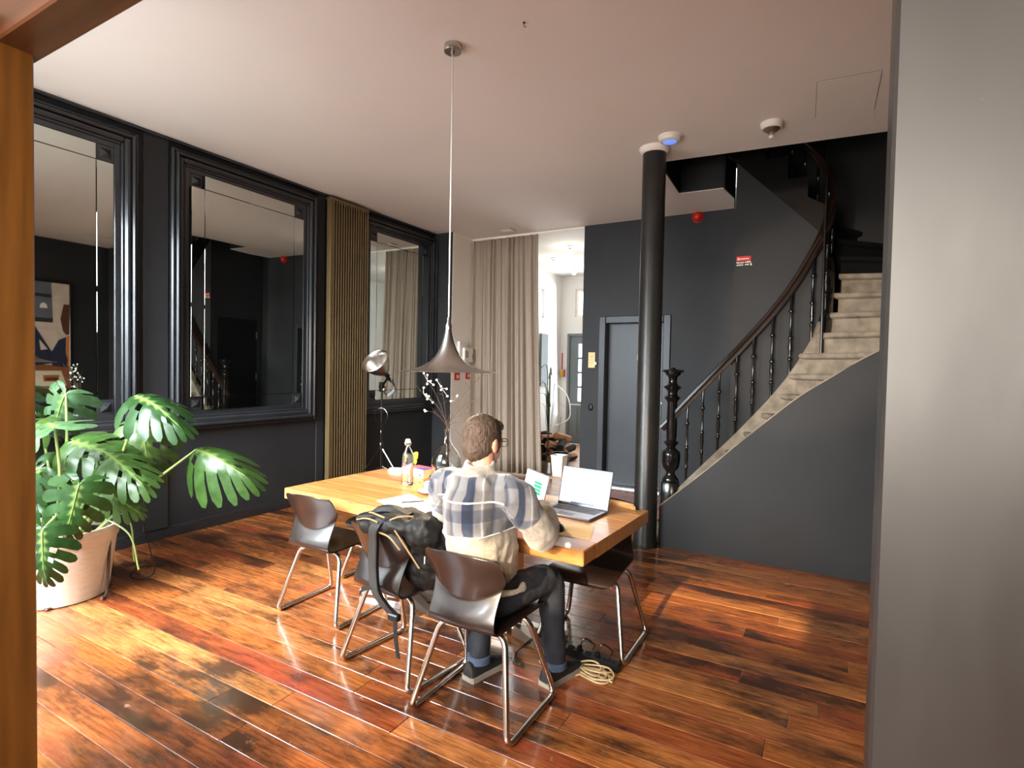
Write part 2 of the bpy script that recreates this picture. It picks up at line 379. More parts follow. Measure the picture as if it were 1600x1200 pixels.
# ---- floor
b = B(); b.box((-5.4,.3,-.12),(1.6,7.5,-.006)); fl = struct(b.build('floor', M['gap']))
b = B(); b.box((-2.9,-3.6,-.12),(2.6,.3,-.001)); struct(b.build('floor_vestibule', M['floor']))
row = 0
y = 1.41-.138*7
rr = random.Random(11)
end_joint = {9:[-2.23], 10:[-1.62], 4:[-2.35,-.6], 6:[-1.55], 5:[-2.0]}
while y < 7.34:
    xs = [XL]; x = XL+rr.uniform(.5,2.0)
    if row in end_joint: x = end_joint[row][0]
    while x < XR-.35:
        xs.append(x); x += rr.uniform(1.5,2.5)
    xs.append(1.2 if y > 5 else XR)
    for i in range(len(xs)-1):
        p = B(); h = rr.uniform(-.0006,.0006); g = rr.uniform(.0013,.0024)
        p.box((xs[i]+.0012, y+g, -.02),(xs[i+1]-.0012, y+.138-g*.4, h), bev=.0022)
        p.build('plank', M['floor'], fl)
    y += .138; row += 1
# ---- ceiling (one slab with the stairwell cut out of it)
outline = [(-5.4,.70),(1.0,.70),(1.0,5.60),(.44,5.537),(-1.392,5.385),(-1.47,5.695),(-1.491,6.42),(-1.019,6.443),(-.967,6.894),(-1.024,7.30),(-2.99,7.30),(-2.99,7.42),(-5.4,7.42)]
b = B(); b.prism(outline, ZC, ZC+.30); ceil = struct(b.build('ceiling', M['ceiling']))
b = B(); b.box((-5.4,7.42,ZC),(-.9,11.4,ZC+.3)); struct(b.build('ceiling_hall', M['hallwhite']))
b = B(); b.box((-2.9,-3.6,3.0),(2.6,.70,3.2)); struct(b.build('ceiling_vestibule', M['ceiling']))
# dark reveals of the stairwell and the shaft above it
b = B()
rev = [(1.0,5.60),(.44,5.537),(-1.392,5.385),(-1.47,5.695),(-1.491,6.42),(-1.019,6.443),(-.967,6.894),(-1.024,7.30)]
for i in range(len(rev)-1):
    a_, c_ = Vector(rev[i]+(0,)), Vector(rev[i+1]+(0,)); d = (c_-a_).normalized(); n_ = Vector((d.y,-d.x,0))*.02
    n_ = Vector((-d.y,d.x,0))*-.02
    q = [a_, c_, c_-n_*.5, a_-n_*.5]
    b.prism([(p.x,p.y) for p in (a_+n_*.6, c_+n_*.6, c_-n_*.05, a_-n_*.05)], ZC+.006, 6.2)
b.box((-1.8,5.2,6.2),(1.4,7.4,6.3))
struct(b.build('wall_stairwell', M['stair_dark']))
# ---- left wall, baseboard, pilasters
b = B(); b.box((XL-.15,.70,0),(XL,6.80,ZC)); struct(b.build('wall_left', M['charcoal']))
b = B(); b.box((XL,.80,0),(XL+.016,6.76,.085), bev=.003); b.box((XL,.80,.085),(XL+.011,6.76,.10), bev=.004); struct(b.build('baseboard_left', M['charcoal_wood']))
for i, (a_, c_) in enumerate(((2.62,2.83),(4.52,5.19))):
    b = B(); b.box((XL,a_,.10),(XL+.02,c_,ZC), bev=.004); struct(b.build('trim_%d' % (i+1), M['charcoal']))
b = B(); b.box((XL,.80,3.615),(XL+.05,6.76,ZC), bev=.006); struct(b.build('trim_3', M['charcoal_wood']))
# ---- back walls
b = B(); b.box((-5.4,6.775,0),(-4.893,7.42,ZC)); struct(b.build('wall_back_jamb', M['white']))
b = B(); b.box((-5.4,6.76,0),(-4.897,6.775,ZC)); struct(b.build('wall_back_return', M['charcoal']))
b = B(); b.box((-2.99,7.28,0),(-2.735,7.50,ZC)); b.box((-2.735,7.28,2.36),(-1.75,7.50,ZC)); b.box((-1.75,7.28,0),(-1.0,7.50,ZC)); wb = struct(b.build('wall_back', M['charcoal']))
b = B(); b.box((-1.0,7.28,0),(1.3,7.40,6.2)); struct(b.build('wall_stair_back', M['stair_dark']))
TB = Matrix(((1,0,0,0),(0,0,1,6.185),(0,1,0,0),(0,0,0,1)))
b = B(); b.prism([(-.853,0),(-.02,0),(-.02,2.95),(-.105,3.04),(-.853,3.80)], 0, 1.095, TB); struct(b.build('wall_stair_core', M['charcoal']))
d = thing('door_4', None, None, (-.853,6.72,0)); d['kind'] = 'structure'
b = B(); b.box((-.857,6.25,0),(-.853,6.33,2.50)); b.box((-.857,7.16,0),(-.853,7.24,2.50)); b.box((-.857,6.33,2.42),(-.853,7.16,2.50)); b.build('door_frame', M['charcoal_wood'], d)
b = B(); b.box((-.855,6.335,.01),(-.853,7.155,2.415)); b.build('door_leaf', M['black_plastic'], d)
for z_ in (.35,1.25,2.05):
    b = B(); b.box((-.860,7.135,z_),(-.854,7.165,z_+.13)); b.build('hinge', M['alu'], d)
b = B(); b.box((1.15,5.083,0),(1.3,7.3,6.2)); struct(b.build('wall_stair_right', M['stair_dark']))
# ---- right wall and the wall of the stair (solid parapet with a rising curved top)
b = B(); b.box((XR,.70,0),(XR+.12,5.083,ZC)); struct(b.build('wall_right', M['charcoal']))
top = [(-1.288,.375),(-.90,.735),(-.656,.979),(-.396,1.228),(-.164,1.442),(.058,1.605),(.228,1.729),(.411,1.843),(.50,1.90)]
tp = [(p.x,p.y) for p in bez([(a_,0,c_) for a_,c_ in top],1)] if False else top
def crv(pts, n=6): return [(p.x, p.y) for p in bez([(a_, c_, 0) for a_, c_ in pts], n)]
pts = [(-1.288,0)]+crv(top)+[(.50,ZC),(1.2,ZC),(1.2,0)]
TY = Matrix(((1,0,0,0),(0,0,1,5.083),(0,1,0,0),(0,0,0,1)))
b = B(); b.prism(pts, 0, .12, TY); struct(b.build('wall_stair', M['charcoal']))
b = B(); c = crv(top)
rows = []
for (a_, z_) in c: rows.append([(a_,5.079,z_-.008),(a_,5.079,z_+.004),(a_,5.20,z_+.004),(a_,5.20,z_-.008)])
b.grid(rows); struct(b.build('trim_4', M['stone']))
# ---- partition in front: opening the camera looks through
b = B(); b.box((.061,.782,0),(2.6,.85,3.0), bev=.004); struct(b.build('wall_front_panel', M['steel_panel']))
b = B(); b.box((-2.36,.70,2.67),(2.6,.80,3.7)); b.box((-5.4,.70,0),(-5.05,.80,ZC)); b.box((-2.52,.70,0),(-2.36,.80,ZC)); b.box((-5.05,.70,0),(-2.52,.80,.12)); b.box((-5.05,.70,3.25),(-2.52,.80,ZC))
struct(b.build('wall_front', M['charcoal']))
b = B(); b.box((-2.40,.52,0),(-2.216,.79,2.67), bev=.004); b.box((-2.225,.50,0),(-2.205,.53,2.67), bev=.008); b.box((-2.222,.575,0),(-2.206,.60,2.67), bev=.007); struct(b.build('door_1', M['wood_jamb']))
b = B(); b.box((-2.60,.695,2.585),(2.0,.815,2.80), bev=.006); b.box((-2.60,.68,2.80),(2.0,.70,3.0), bev=.004); struct(b.build('trim_5', M['header']))
# the window of the room's street side, left of the opening
wn = thing('window_1', None, None, (-3.8,.72,.12)); wn['kind'] = 'structure'
b = B()
for x0 in (-5.05,-4.24,-3.40,-2.58): b.box((x0,.71,.12),(x0+.06,.77,3.25), bev=.006)
for z0 in (.12,2.35,3.19): b.box((-5.05,.712,z0),(-2.52,.768,z0+.06), bev=.006)
b.build('window_frame', M['charcoal_wood'], wn)
# vestibule behind the camera, unseen street front slotted to shape the sun patches
b = B(); b.box((-2.9,-3.6,0),(-2.70,.70,3.0)); b.box((2.4,-3.6,0),(2.6,.78,3.0)); struct(b.build('wall_vestibule', M['white']))
b = B()
b.box((-2.9,-3.1,0),(2.6,-3.0,1.0)); b.box((-2.9,-3.1,2.74),(2.6,-3.0,3.0)); b.box((-2.9,-3.1,1.0),(-2.05,-3.0,2.74)); b.box((-.36,-3.1,1.0),(2.6,-3.0,2.74)); b.box((-2.05,-3.1,1.0),(.0,-3.0,1.62)); b.box((-2.05,-3.1,1.80),(.0,-3.0,2.42)); b.box((-1.70,-3.1,1.62),(0,-3.0,1.80)); b.box((-2.05,-3.1,2.42),(-1.62,-3.0,2.74))
struct(b.build('wall_vestibule_sun_slots', M['white']))
# unseen block added to keep the sun off the left window
b = B(); b.box((-16,-9,-.2),(-2.6,-5,9)); b.box((-16,-5.05,9),(-2.55,-4.9,9.2)); struct(b.build('wall_sun_blocker', M['white']))

# ---- hall behind the curtain
XH = -5.06; YH = 11.08
hf = B(); hf.box((-5.4,7.42,-.1),(-.9,11.3,-.012)); hfl = struct(hf.build('floor_hall', M['gap']))
x = -5.06
while x < -1.0:
    p = B(); p.box((x+.002,7.44,-.02),(x+.14,11.08,0), bev=.002); p.build('plank', M['hallfloor'], hfl); x += .142
b = B(); b.box((XH-.2,7.42,0),(XH,9.95,ZC)); b.box((XH-.2,9.95,0),(XH,10.24,2.67)); b.box((XH-.2,9.95,3.26),(XH,10.24,ZC)); b.box((XH-.2,10.24,0),(XH,11.3,ZC)); struct(b.build('wall_hall_left', M['hallwhite']))
b = B()
xs = [-5.3,-4.93,-4.73,-3.86,-3.45,-2.35,-1.0]
b.box((-5.3,YH,0),(-4.90,YH+.2,ZC)); b.box((-4.90,YH,2.40),(-4.73,YH+.2,ZC)); b.box((-4.73,YH,3.35),(-3.86,YH+.2,ZC)); b.box((-4.73,YH,2.40),(-3.86,YH+.2,2.76)); b.box((-3.86,YH,0),(-3.45,YH+.2,ZC))
b.box((-3.45,YH,0),(-2.35,YH+.2,.55)); b.box((-3.45,YH,2.40),(-2.35,YH+.2,2.76)); b.box((-3.45,YH,3.35),(-2.35,YH+.2,ZC)); b.box((-2.35,YH,0),(-.9,YH+.2,ZC))
struct(b.build('wall_hall_back', M['hallwhite']))
b = B(); b.box((-1.0,7.42,0),(-.9,11.1,ZC)); struct(b.build('wall_hall_right', M['hallwhite']))
def glazed(name, x0, x1, z0, z1, nx, nz, m):
    wt = thing(name, None, None, ((x0+x1)/2,YH+.06,z0)); wt['kind'] = 'structure'
    b = B(); f = .05
    b.box((x0,YH+.04,z0),(x0+f,YH+.1,z1), bev=.006); b.box((x1-f,YH+.04,z0),(x1,YH+.1,z1), bev=.006); b.box((x0+f,YH+.041,z0),(x1-f,YH+.099,z0+f), bev=.006); b.box((x0+f,YH+.041,z1-f),(x1-f,YH+.099,z1), bev=.006)
    for i in range(1,nx): xx = x0+(x1-x0)*i/nx; b.box((xx-.015,YH+.05,z0+f),(xx+.015,YH+.09,z1-f))
    for i in range(1,nz): zz = z0+(z1-z0)*i/nz; b.box((x0+f,YH+.052,zz-.015),(x1-f,YH+.088,zz+.015))
    b.build('window_frame', m, wt)
    for i in range(nx):
        for j in range(nz):
            p = B(); p.box((x0+(x1-x0)*i/nx+.012,YH+.066,z0+(z1-z0)*j/nz+.012),(x0+(x1-x0)*(i+1)/nx-.012,YH+.070,z0+(z1-z0)*(j+1)/nz-.012)); p.build('pane', M['glass'], wt)
glazed('window_2', -4.73,-3.86,2.76,3.35,1,1,M['white'])
glazed('window_3', -3.45,-2.35,2.76,3.35,1,1,M['white'])
glazed('window_4', -3.45,-2.35,.55,2.40,3,4,M['greydoor'])
wt = thing('window_5', None, None, (XH-.06,10.1,2.67)); wt['kind'] = 'structure'
b = B(); b.box((XH-.1,9.95,2.67),(XH-.05,10.24,2.71)); b.box((XH-.1,9.95,3.22),(XH-.05,10.24,3.26)); b.build('window_frame', M['white'], wt)
p = B(); p.box((XH-.08,9.96,2.7),(XH-.076,10.23,3.23)); p.build('pane', M['glass'], wt)
# hall door with four lit panes
d = thing('door_2', None, None, (-4.4,YH+.03,0)); d['kind'] = 'structure'
b = B(); b.box((-4.90,YH-.01,0),(-4.84,YH+.14,2.40), bev=.01); b.box((-4.84,YH-.01,2.34),(-3.86,YH+.14,2.40), bev=.01); b.box((-3.92,YH-.01,0),(-3.86,YH+.14,2.34), bev=.01); b.build('door_frame', M['greydoor'], d)
b = B(); y0, y1 = YH+.03, YH+.075
b.box((-4.84,y0,0),(-4.65,y1,2.34)); b.box((-4.11,y0,0),(-3.92,y1,2.34)); b.box((-4.65,y0,2.18),(-4.11,y1,2.34)); b.box((-4.65,y0,.80),(-4.11,y1,.93)); b.box((-4.65,y0,0),(-4.11,y1,.22)); b.box((-4.65,y0+.015,.22),(-4.11,y1-.01,.80))
b.box((-4.40,y0+.004,.93),(-4.36,y1-.004,2.18))
for k in range(1,4): zz = .93+1.25*k/4; b.box((-4.65,y0+.005,zz-.02),(-4.11,y1-.005,zz+.02))
b.box((-4.58,y0+.006,.28),(-4.18,y0+.012,.30)); b.box((-4.58,y0+.006,.74),(-4.18,y0+.012,.76)); b.box((-4.60,y0+.006,.28),(-4.58,y0+.012,.76))
lf = b.build('door_leaf', M['greydoor'], d)
for i in range(2):
    for k in range(4):
        p = B(); p.box((-4.65+.27*i+.02,y0+.02,.93+.3125*k+.012),(-4.40+.29*i-.02,y0+.024,.93+.3125*(k+1)-.012)); p.build('pane', M['glass'], d)
p = B(); p.box((-4.80,y0-.03,.845),(-3.98,y0-.01,.87), bev=.008); p.build('push_bar', M['hosewhite'], d)
# ---- elevator door
e = thing('door_3', None, None, (-2.24,7.28,0)); e['kind'] = 'structure'
b = B(); f = .095
b.box((-2.735,7.255,0),(-2.735+f,7.44,2.36), bev=.008); b.box((-1.75-f,7.255,0),(-1.75,7.44,2.36), bev=.008); b.box((-2.735+f,7.257,2.36-f),(-1.75-f,7.438,2.36), bev=.008)
b.build('door_frame', M['steel_door'], e)
b = B(); b.box((-2.64,7.40,.02),(-1.87,7.44,2.27), bev=.004); lf = b.build('door_leaf', M['steel_door'], e)
b = B(); b.box((-1.869,7.385,.02),(-1.845,7.44,2.27), bev=.004); b.build('door_stop', M['steel_door'], e)
b = B(); b.box((-2.735+f,7.445,0),(-1.75-f,7.5,2.27)); b.build('shaft_back', M['black_plastic'], e)
b = B(); b.box((-2.64,7.27,0),(-1.845,7.44,.018), bev=.004); b.build('threshold', M['alu'], e)
b = B(); b.lathe([(0,-.01),(.028,-.01),(.03,0),(.022,.012),(.018,.03),(0,.032)],16,Matrix.Translation((-1.858,7.385,1.19)) @ Matrix.Rotation(PI/2,4,'X')); b.build('door_knob', M['alu'], e, True)
b = B(); b.box((-1.872,7.375,1.28),(-1.845,7.386,1.33), bev=.003); b.build('keyhole_plate', M['alu'], e)

# ---- stairs (structure): winding stone steps, curb, return flight
st = thing('stone_staircase', 'winding stone staircase with black iron balustrade behind the dark parapet', 'staircase', (-.25,6.42,0))
CI = Vector((-.25,6.42)); RI = .38
def inner(j):   # inner end of nosing j and its direction
    ph = {0:-88,1:-75,2:-56,3:-38,4:-22,5:-6,6:12,7:32,8:52,9:72,10:90}
    if j < 0: return Vector((CI.x+.165*j+.10, CI.y-RI)), math.radians({-1:-57,-2:-66,-3:-73,-4:-79,-5:-84}.get(j,-88))
    th = {0:-46,1:-36,2:-23,3:-10,4:3,5:15,6:30,7:46,8:62,9:78,10:90}
    a_ = math.radians(ph[j]); return CI+Vector((math.cos(a_),math.sin(a_)))*RI, math.radians(th[j])
def outer(p, th, L=1.6):
    d = Vector((math.cos(th), math.sin(th))); t = L
    for (ax, val) in ((1,5.20),(0,1.15),(1,7.28)):
        if abs(d[ax]) > 1e-6:
            tt = (val-p[ax])/d[ax]
            if tt > 0: t = min(t, tt)
    return p+d*t
for j in range(-8, 10):
    z1 = 1.62+.199*j
    p0, t0 = inner(j); p1, t1 = inner(j+1) if j < 9 else inner(10)
    q0, q1 = outer(p0,t0), outer(p1,t1)
    fwd = Vector((math.sin(t0),-math.cos(t0)))*1.0   # towards the climber
    poly = [p0, q0]
    if q0.y < 5.21 and q1.x > 1.14 and q0.x < 1.14: poly.append(Vector((1.15,5.20)))
    if q0.x > 1.14 and q1.y > 7.27 and q0.y < 7.27: poly.append(Vector((1.15,7.28)))
    poly += [q1, p1]
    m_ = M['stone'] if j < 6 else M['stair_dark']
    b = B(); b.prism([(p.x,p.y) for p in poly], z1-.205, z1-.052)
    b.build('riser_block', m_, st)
    dn = (q0-p0).normalized(); o = -dn*.045
    lip = B()
    rows = []
    for (k, dz) in ((.004,-.062),(.030,-.056),(.046,-.044),(.052,-.028),(.050,-.012),(.042,-.002),(.0,.0)):
        rows.append([tuple((p0+o*(k/.052)+fwd*k).to_3d()+Vector((0,0,z1+dz))), tuple((q0+fwd*k).to_3d()+Vector((0,0,z1+dz)))])
    pz = [tuple(p.to_3d()+Vector((0,0,z1))) for p in (p1,q1)]
    rows.append(pz); pz2 = [(p[0],p[1],z1-.055) for p in pz]; rows.append(pz2); rows.append([tuple((p0+fwd*.0).to_3d()+Vector((0,0,z1-.062))), tuple(q0.to_3d()+Vector((0,0,z1-.062)))])
    lip.grid(rows)
    n = len(rows); lip.f.append(tuple(2*i for i in range(n))); lip.mi.append(0); lip.f.append(tuple(2*i+1 for i in range(n))[::-1]); lip.mi.append(0)
    if len(poly) > 4:
        lip.prism([(p.x,p.y) for p in (poly[1],poly[2],poly[3])], z1-.05, z1)
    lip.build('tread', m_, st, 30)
# path of the balustrade: straight, half turn, straight back
def path(s):  # s metres along from newel (x=-1.441)
    L1 = 1.297; R_ = .16
    if s < L1: return Vector((-1.427+s, 6.08))
    a_ = (s-L1)/R_
    if a_ < PI: return Vector((-.13,6.24))+Vector((math.sin(a_), -math.cos(a_)))*R_
    return Vector((-.13-(s-L1-PI*R_), 6.40))
RZ = [(0,1.10),(.17,1.30),(.33,1.48),(.49,1.66),(.65,1.84),(.8,2.02),(.95,2.205),(1.1,2.415),(1.2,2.585),(1.297,2.775),(1.36,2.91),(1.42,3.05),(1.48,3.19),(1.55,3.38),(1.61,3.52),(1.67,3.63),(1.73,3.72),(1.8,3.82),(1.9,3.95),(2.0,4.07),(2.3,4.38),(2.7,4.75)]
def zr(s):
    for i in range(len(RZ)-1):
        if s <= RZ[i+1][0]:
            t = (s-RZ[i][0])/(RZ[i+1][0]-RZ[i][0]); return RZ[i][1]+t*(RZ[i+1][1]-RZ[i][1])
    return RZ[-1][1]
rail = []
for i in range(0,60):
    s_ = -.10+i*.05; p = path(max(s_,0)) if s_ >= 0 else Vector((-1.427+s_,6.08)); z_ = zr(s_) if s_ >= 0 else 1.10+s_*1.1
    rail.append((p.x,p.y,z_))
b = B(); n = len(rail); rows = []
sec = [(-.030,-.035),(.030,-.035),(.034,-.012),(.028,.0),(.036,.012),(.030,.034),(.012,.044),(-.012,.044),(-.030,.034),(-.036,.012),(-.028,.0),(-.034,-.012)]
for i in range(n):
    a_ = Vector(rail[max(i-1,0)]); c_ = Vector(rail[min(i+1,n-1)]); t = (c_-a_).normalized(); sd = Vector((t.y,-t.x,0)).normalized(); up = sd.cross(t)
    rows.append([tuple(Vector(rail[i])+sd*u_+up*v_) for u_, v_ in sec])
b.grid(rows, closed=True); b.f.append(tuple(range(12))); b.mi.append(0); b.f.append(tuple((n-1)*12+k for k in range(12))); b.mi.append(0)
b.build('handrail', M['handrail'], st, 35)
def curb_top(s): return zr(s)-.85
b = B(); rows = []
for i in range(0,28):
    s_ = .04+i*.05; p = path(s_); p2 = path(s_+.01); t = (p2-p).normalized(); nn = Vector((t.y,-t.x))
    o = p+nn*.035; q = p-nn*.05; zt = curb_top(s_); zb = max(0, zt-.75)
    rows.append([(o.x,o.y,zb),(o.x,o.y,zt),(q.x,q.y,zt),(q.x,q.y,zb)])
b.grid(rows, closed=True); b.f.append((0,1,2,3)); b.mi.append(0)
nr = len(rows)-1; b.f.append(tuple(nr*4+k for k in range(4))); b.mi.append(0)
b.build('stone_curb', M['stone'], st)
b = B(); rows = []
for i in range(0,17):
    s_ = 1.39+i*.028; p = path(s_); p2 = path(s_+.01); t = (p2-p).normalized(); nn = Vector((t.y,-t.x))
    o = p+nn*.035; q = p-nn*.035; zt = curb_top(s_)+.0+(.15*i/16); zb = zt-.34
    rows.append([(o.x,o.y,zb),(o.x,o.y,zt),(q.x,q.y,zt),(q.x,q.y,zb)])
b.grid(rows, closed=True); b.f.append((0,1,2,3)); b.mi.append(0); b.f.append(tuple(64+k for k in range(4))); b.mi.append(0)
b.build('black_string', M['black_iron'], st)
# newel post and balusters
b = B()
b.box((-1.427-.085,6.08-.085,.0),(-1.427+.085,6.08+.085,.42), bev=.012)
pr = [(.05,.42),(.085,.42),(.09,.44),(.07,.47),(.045,.50),(.05,.53),(.085,.57),(.098,.64),(.10,.71),(.095,.745),(.07,.765),(.045,.79),(.05,.81),(.085,.845),(.05,.87),(.055,.90),(.058,1.05),(.052,1.28),(.06,1.30),(.09,1.335),(.055,1.36),(.05,1.385),(.06,1.415),(.10,1.45),(.055,1.475),(.042,1.51),(.05,1.56),(.085,1.59),(.085,1.605),(.115,1.615),(.118,1.628),(.10,1.638),(.03,1.642),(.02,1.66),(0,1.665)]
b.lathe(pr, 20, o=(-1.427,6.08,0)); b.build('newel_post', M['black_iron'], st, 50)
def baluster(x, y_, z0, z1):
    h = z1-z0; b = B()
    pr = [(.013,0),(.013,.14),(.018,.16),(.024,.175),(.018,.19),(.014,.20),(.014,.22),(.018,.27),(.022,.31),(.015,.40),(.018,.41),(.026,.43),(.018,.445),(.013,.46),(.013,.71),(.018,.725),(.027,.745),(.018,.765),(.013,.775),(.013,1.0)]
    b.lathe([(r*.95, t*h) for r, t in pr], 10, o=(x,y_,z0)); b.build('baluster', M['black_iron'], st, 60)
for s_ in (.165,.32,.48,.645,.80,.97,1.13,1.31,1.44,1.56,1.66,1.78,1.90,2.02,2.2,2.4,2.6):
    p = path(s_); baluster(p.x, p.y, curb_top(s_) if s_ < 1.45 else zr(s_)-.60, zr(s_)-.02)
# black string under the return flight
b = B(); TS = Matrix(((1,0,0,0),(0,0,1,6.160),(0,1,0,0),(0,0,0,1)))
b.prism([(-.015,2.95),(-.108,3.04),(-.77,3.715),(-.95,3.90),(-.95,4.35),(-.80,4.20),(-.80,4.02),(-.58,4.02),(-.58,3.79),(-.37,3.79),(-.37,3.56),(-.19,3.56),(-.19,3.36),(-.015,3.25)], 0, .28, TS); b.build('black_string', M['black_iron'], st)
b = B(); b.tube([(-.03,6.03,1.6),(-.03,6.03,5.0)],.013,10); b.build('corner_pole', M['black_iron'], st, True)
# ---- round column with pale collar
c_ = thing('pillar', 'black painted round iron column with pale collar beside the stair foot', 'column', (-1.40,5.03,0))
b = B(); b.lathe([(.116,0),(.116,.03),(.106,.05),(.104,3.585),(.104,3.60)],32,o=(-1.40,5.03,0)); b.build('shaft', M['column'], c_, 40)
b = B(); b.lathe([(.105,3.592),(.112,3.594),(.122,3.605),(.136,3.632),(.138,3.642),(.1,3.642)],32,o=(-1.40,5.03,0)); b.build('collar', M['ceiling'], c_, 40)

# ================================================================ THINGS ON THE WALLS
def mirror(y0, y1, label, ta=0, tb=0):
    # y0..y1 outer edge of the glass area
    z0, z1 = 1.163, 3.393; s = .128; X0 = XL+.004
    r = thing('wall_mirror', label, 'mirror', (XL,(y0+y1)/2,.92), 0, 'framed wall mirrors')
    b = B(); fw = .178
    def rect(o, h, x0, x1, bev):     # ring between offset o and o+h
        b.box((x0,y0-o-h,z0-o-h*1.25),(x1,y0-o,z1+o+h), bev=bev); b.box((x0,y1+o,z0-o-h*1.25),(x1,y1+o+h,z1+o+h), bev=bev)
        b.box((x0,y0-o,z1+o),(x1-.0006,y1+o,z1+o+h), bev=bev); b.box((x0,y0-o,z0-o-h*1.25),(x1-.0006,y1+o,z0-o), bev=bev)
    rect(0,.045,XL,XL+.022,.004); rect(.045,.022,XL,XL+.040,.008)
    b.build('inner_frame', M['charcoal_wood'], r, 35)
    b = B(); rect(.067,.05,XL,XL+.062,.016); rect(.117,.028,XL,XL+.082,.010); rect(.145,.033,XL,XL+.055,.012)
    b.build('outer_moulding', M['charcoal_wood'], r, 35)
    def pane(a, c):
        p = B(); p.box((X0,a[0],a[1]),(X0+.006,c[0],c[1]), bev=.0016)
        p.v = [(v[0]-ta*(v[1]-(y0 if ta < 0 else y1))-tb*(v[2]-z0), v[1], v[2]) for v in p.v]; p.build('mirror_pane', M['mirror'], r)   # hung a touch out of plumb
    g = .0025
    pane((y0+s+g,z0+s+g),(y1-s-g,z1-s-g))
    pane((y0,z0+s+g),(y0+s-g,z1-s-g)); pane((y1-s+g,z0+s+g),(y1,z1-s-g))
    pane((y0+s+g,z0),(y1-s-g,z0+s-g)); pane((y0+s+g,z1-s+g),(y1-s-g,z1))
    for yy in (y0,y1-s):
        for zz in (z0,z1-s):
            p = B(); p.box((X0,yy,zz),(X0+.010,yy+s,zz+s), bev=.003); e = .024; a_ = X0+.010
            p.add([(a_,yy+e,zz+e),(a_,yy+s-e,zz+e),(a_,yy+s-e,zz+s-e),(a_,yy+e,zz+s-e),(a_+.030,yy+s/2,zz+s/2)],[(0,1,4),(1,2,4),(2,3,4),(3,0,4)])
            p.build('corner_block', M['charcoal_wood'], r)
    return r
mirror(1.08,2.392,'wide charcoal framed wall mirror behind the monstera plant, partly cut by the golden doorframe')
mirror(3.02,4.315,'charcoal framed wall mirror between the plant and the slatted bronze radiator', .024, -.006)
mirror(5.385,6.60,'narrow looking charcoal framed wall mirror behind the studio lamp reflecting the curtain')
# radiator
r = thing('radiator', 'tall bronze slatted designer radiator standing between two wall mirrors', 'radiator', (XL+.09,4.98,.20))
y0, y1 = 4.67-.05, 5.27-.02
b = B(); b.box((XL+.03,y0,.235),(XL+.055,y1,3.58)); b.build('back_plate', M['black_plastic'], r)
n = 15
for i in range(n):
    yy = y0+.05+(y1-y0-.055)*i/(n-.5)
    p = B(); p.box((XL+.108,yy,.24),(XL+.116,yy+.019,3.575), bev=.002); p.build('slat', M['bronze'], r)
for nm, z0, z1 in (('top_rail',3.57,3.605),('bottom_rail',.205,.24)):
    p = B(); p.box((XL+.03,y0,z0),(XL+.122,y1,z1), bev=.004); p.build(nm, M['bronze'], r)
p = B(); p.box((XL+.03,y0,.24),(XL+.118,y0+.045,3.57), bev=.004); p.build('side_rail', M['bronze'], r)
p = B(); p.tube([(XL+.09,y0+.025,.205),(XL+.09,y0+.025,.001)],.014,10); p.lathe([(.02,.10),(.026,.11),(.026,.17),(.02,.18)],12,o=(XL+.09,y0+.025,0)); p.build('valve_pipe', M['alu'], r, True)

# curtain and its track
r = thing('curtain', 'greige floor length curtain gathered on a ceiling track beside the hall opening', 'curtain', (-4.3,7.30,.02))
rows = []; NX = 260
def fold(u, t):
    w_ = u+.020*math.sin(u*17+1)+.012*math.sin(u*41)
    a = math.sin(w_*2*PI*11+.6*math.sin(t*2.2+u*8))*(.55+.3*math.sin(u*23+.7))+.35*math.sin(w_*2*PI*23+2+.5*t)
    return a
for k in range(0,15):
    t = k/14; z = .03+(3.612-.03)*t; row_ = []
    spread = 1.0
    for i in range(NX+1):
        u = i/NX; xr = -3.735+.13*(1-t)**1.3
        x = -4.890+(xr+4.890)*u
        amp = .036+.034*(1-t)
        if t > .95: amp *= .6
        y_ = 7.31+amp*fold(u,t)+.012*math.sin(u*70+t*5)*(1-t)+.006*math.sin(u*2*PI*60)*(t > .9)
        row_.append((x+.010*math.cos(u*2*PI*13)*(1-t), y_, z+(.006*math.sin(u*2*PI*60) if k == 14 else 0)))
    rows.append(row_)
b = B(); b.grid(rows)
cm = mat('greige_curtain_cloth',(158,142,126),.9,var=.05,scale=30,bump=.15,bscale=240)
o = b.build('cloth', cm, r, 'all'); md = o.modifiers.new('t','SOLIDIFY'); md.thickness = .004
b = B(); b.box((-4.885,7.285,3.615),(-2.992,7.335,3.641), bev=.004); b.build('track', M['white'], r)

# entry notes, bell, detectors
def onwall(name, label, cat, parts, group=None):
    (x0,y0,z0),(x1,y1,z1) = parts[0][1:3]
    t = thing(name, label, cat, ((x0+x1)/2,(y0+y1)/2,min(z0,z1)), 0, group)
    for p in parts:
        b = B(); b.box(p[1],p[2],bev=p[4] if len(p) > 4 else .003); b.build(p[0], M[p[3]], t)
    return t
onwall('notice_panel','small cream notice panel beside the steel lift door','notice',[('board',(-2.885,7.262,1.65),(-2.785,7.28,1.865),'card'),('printed_line',(-2.86,7.2605,1.80),(-2.81,7.263,1.806),'cordtan',0),('printed_line',(-2.87,7.2605,1.76),(-2.80,7.263,1.764),'cordtan',0),('printed_line',(-2.87,7.2605,1.72),(-2.80,7.263,1.724),'cordtan',0),('key_hook',(-2.783,7.25,1.69),(-2.76,7.28,1.73),'alu')])
t = thing('call_button','black rounded call button on the dark wall left of the lift','switch',(-2.84,7.28,1.03))
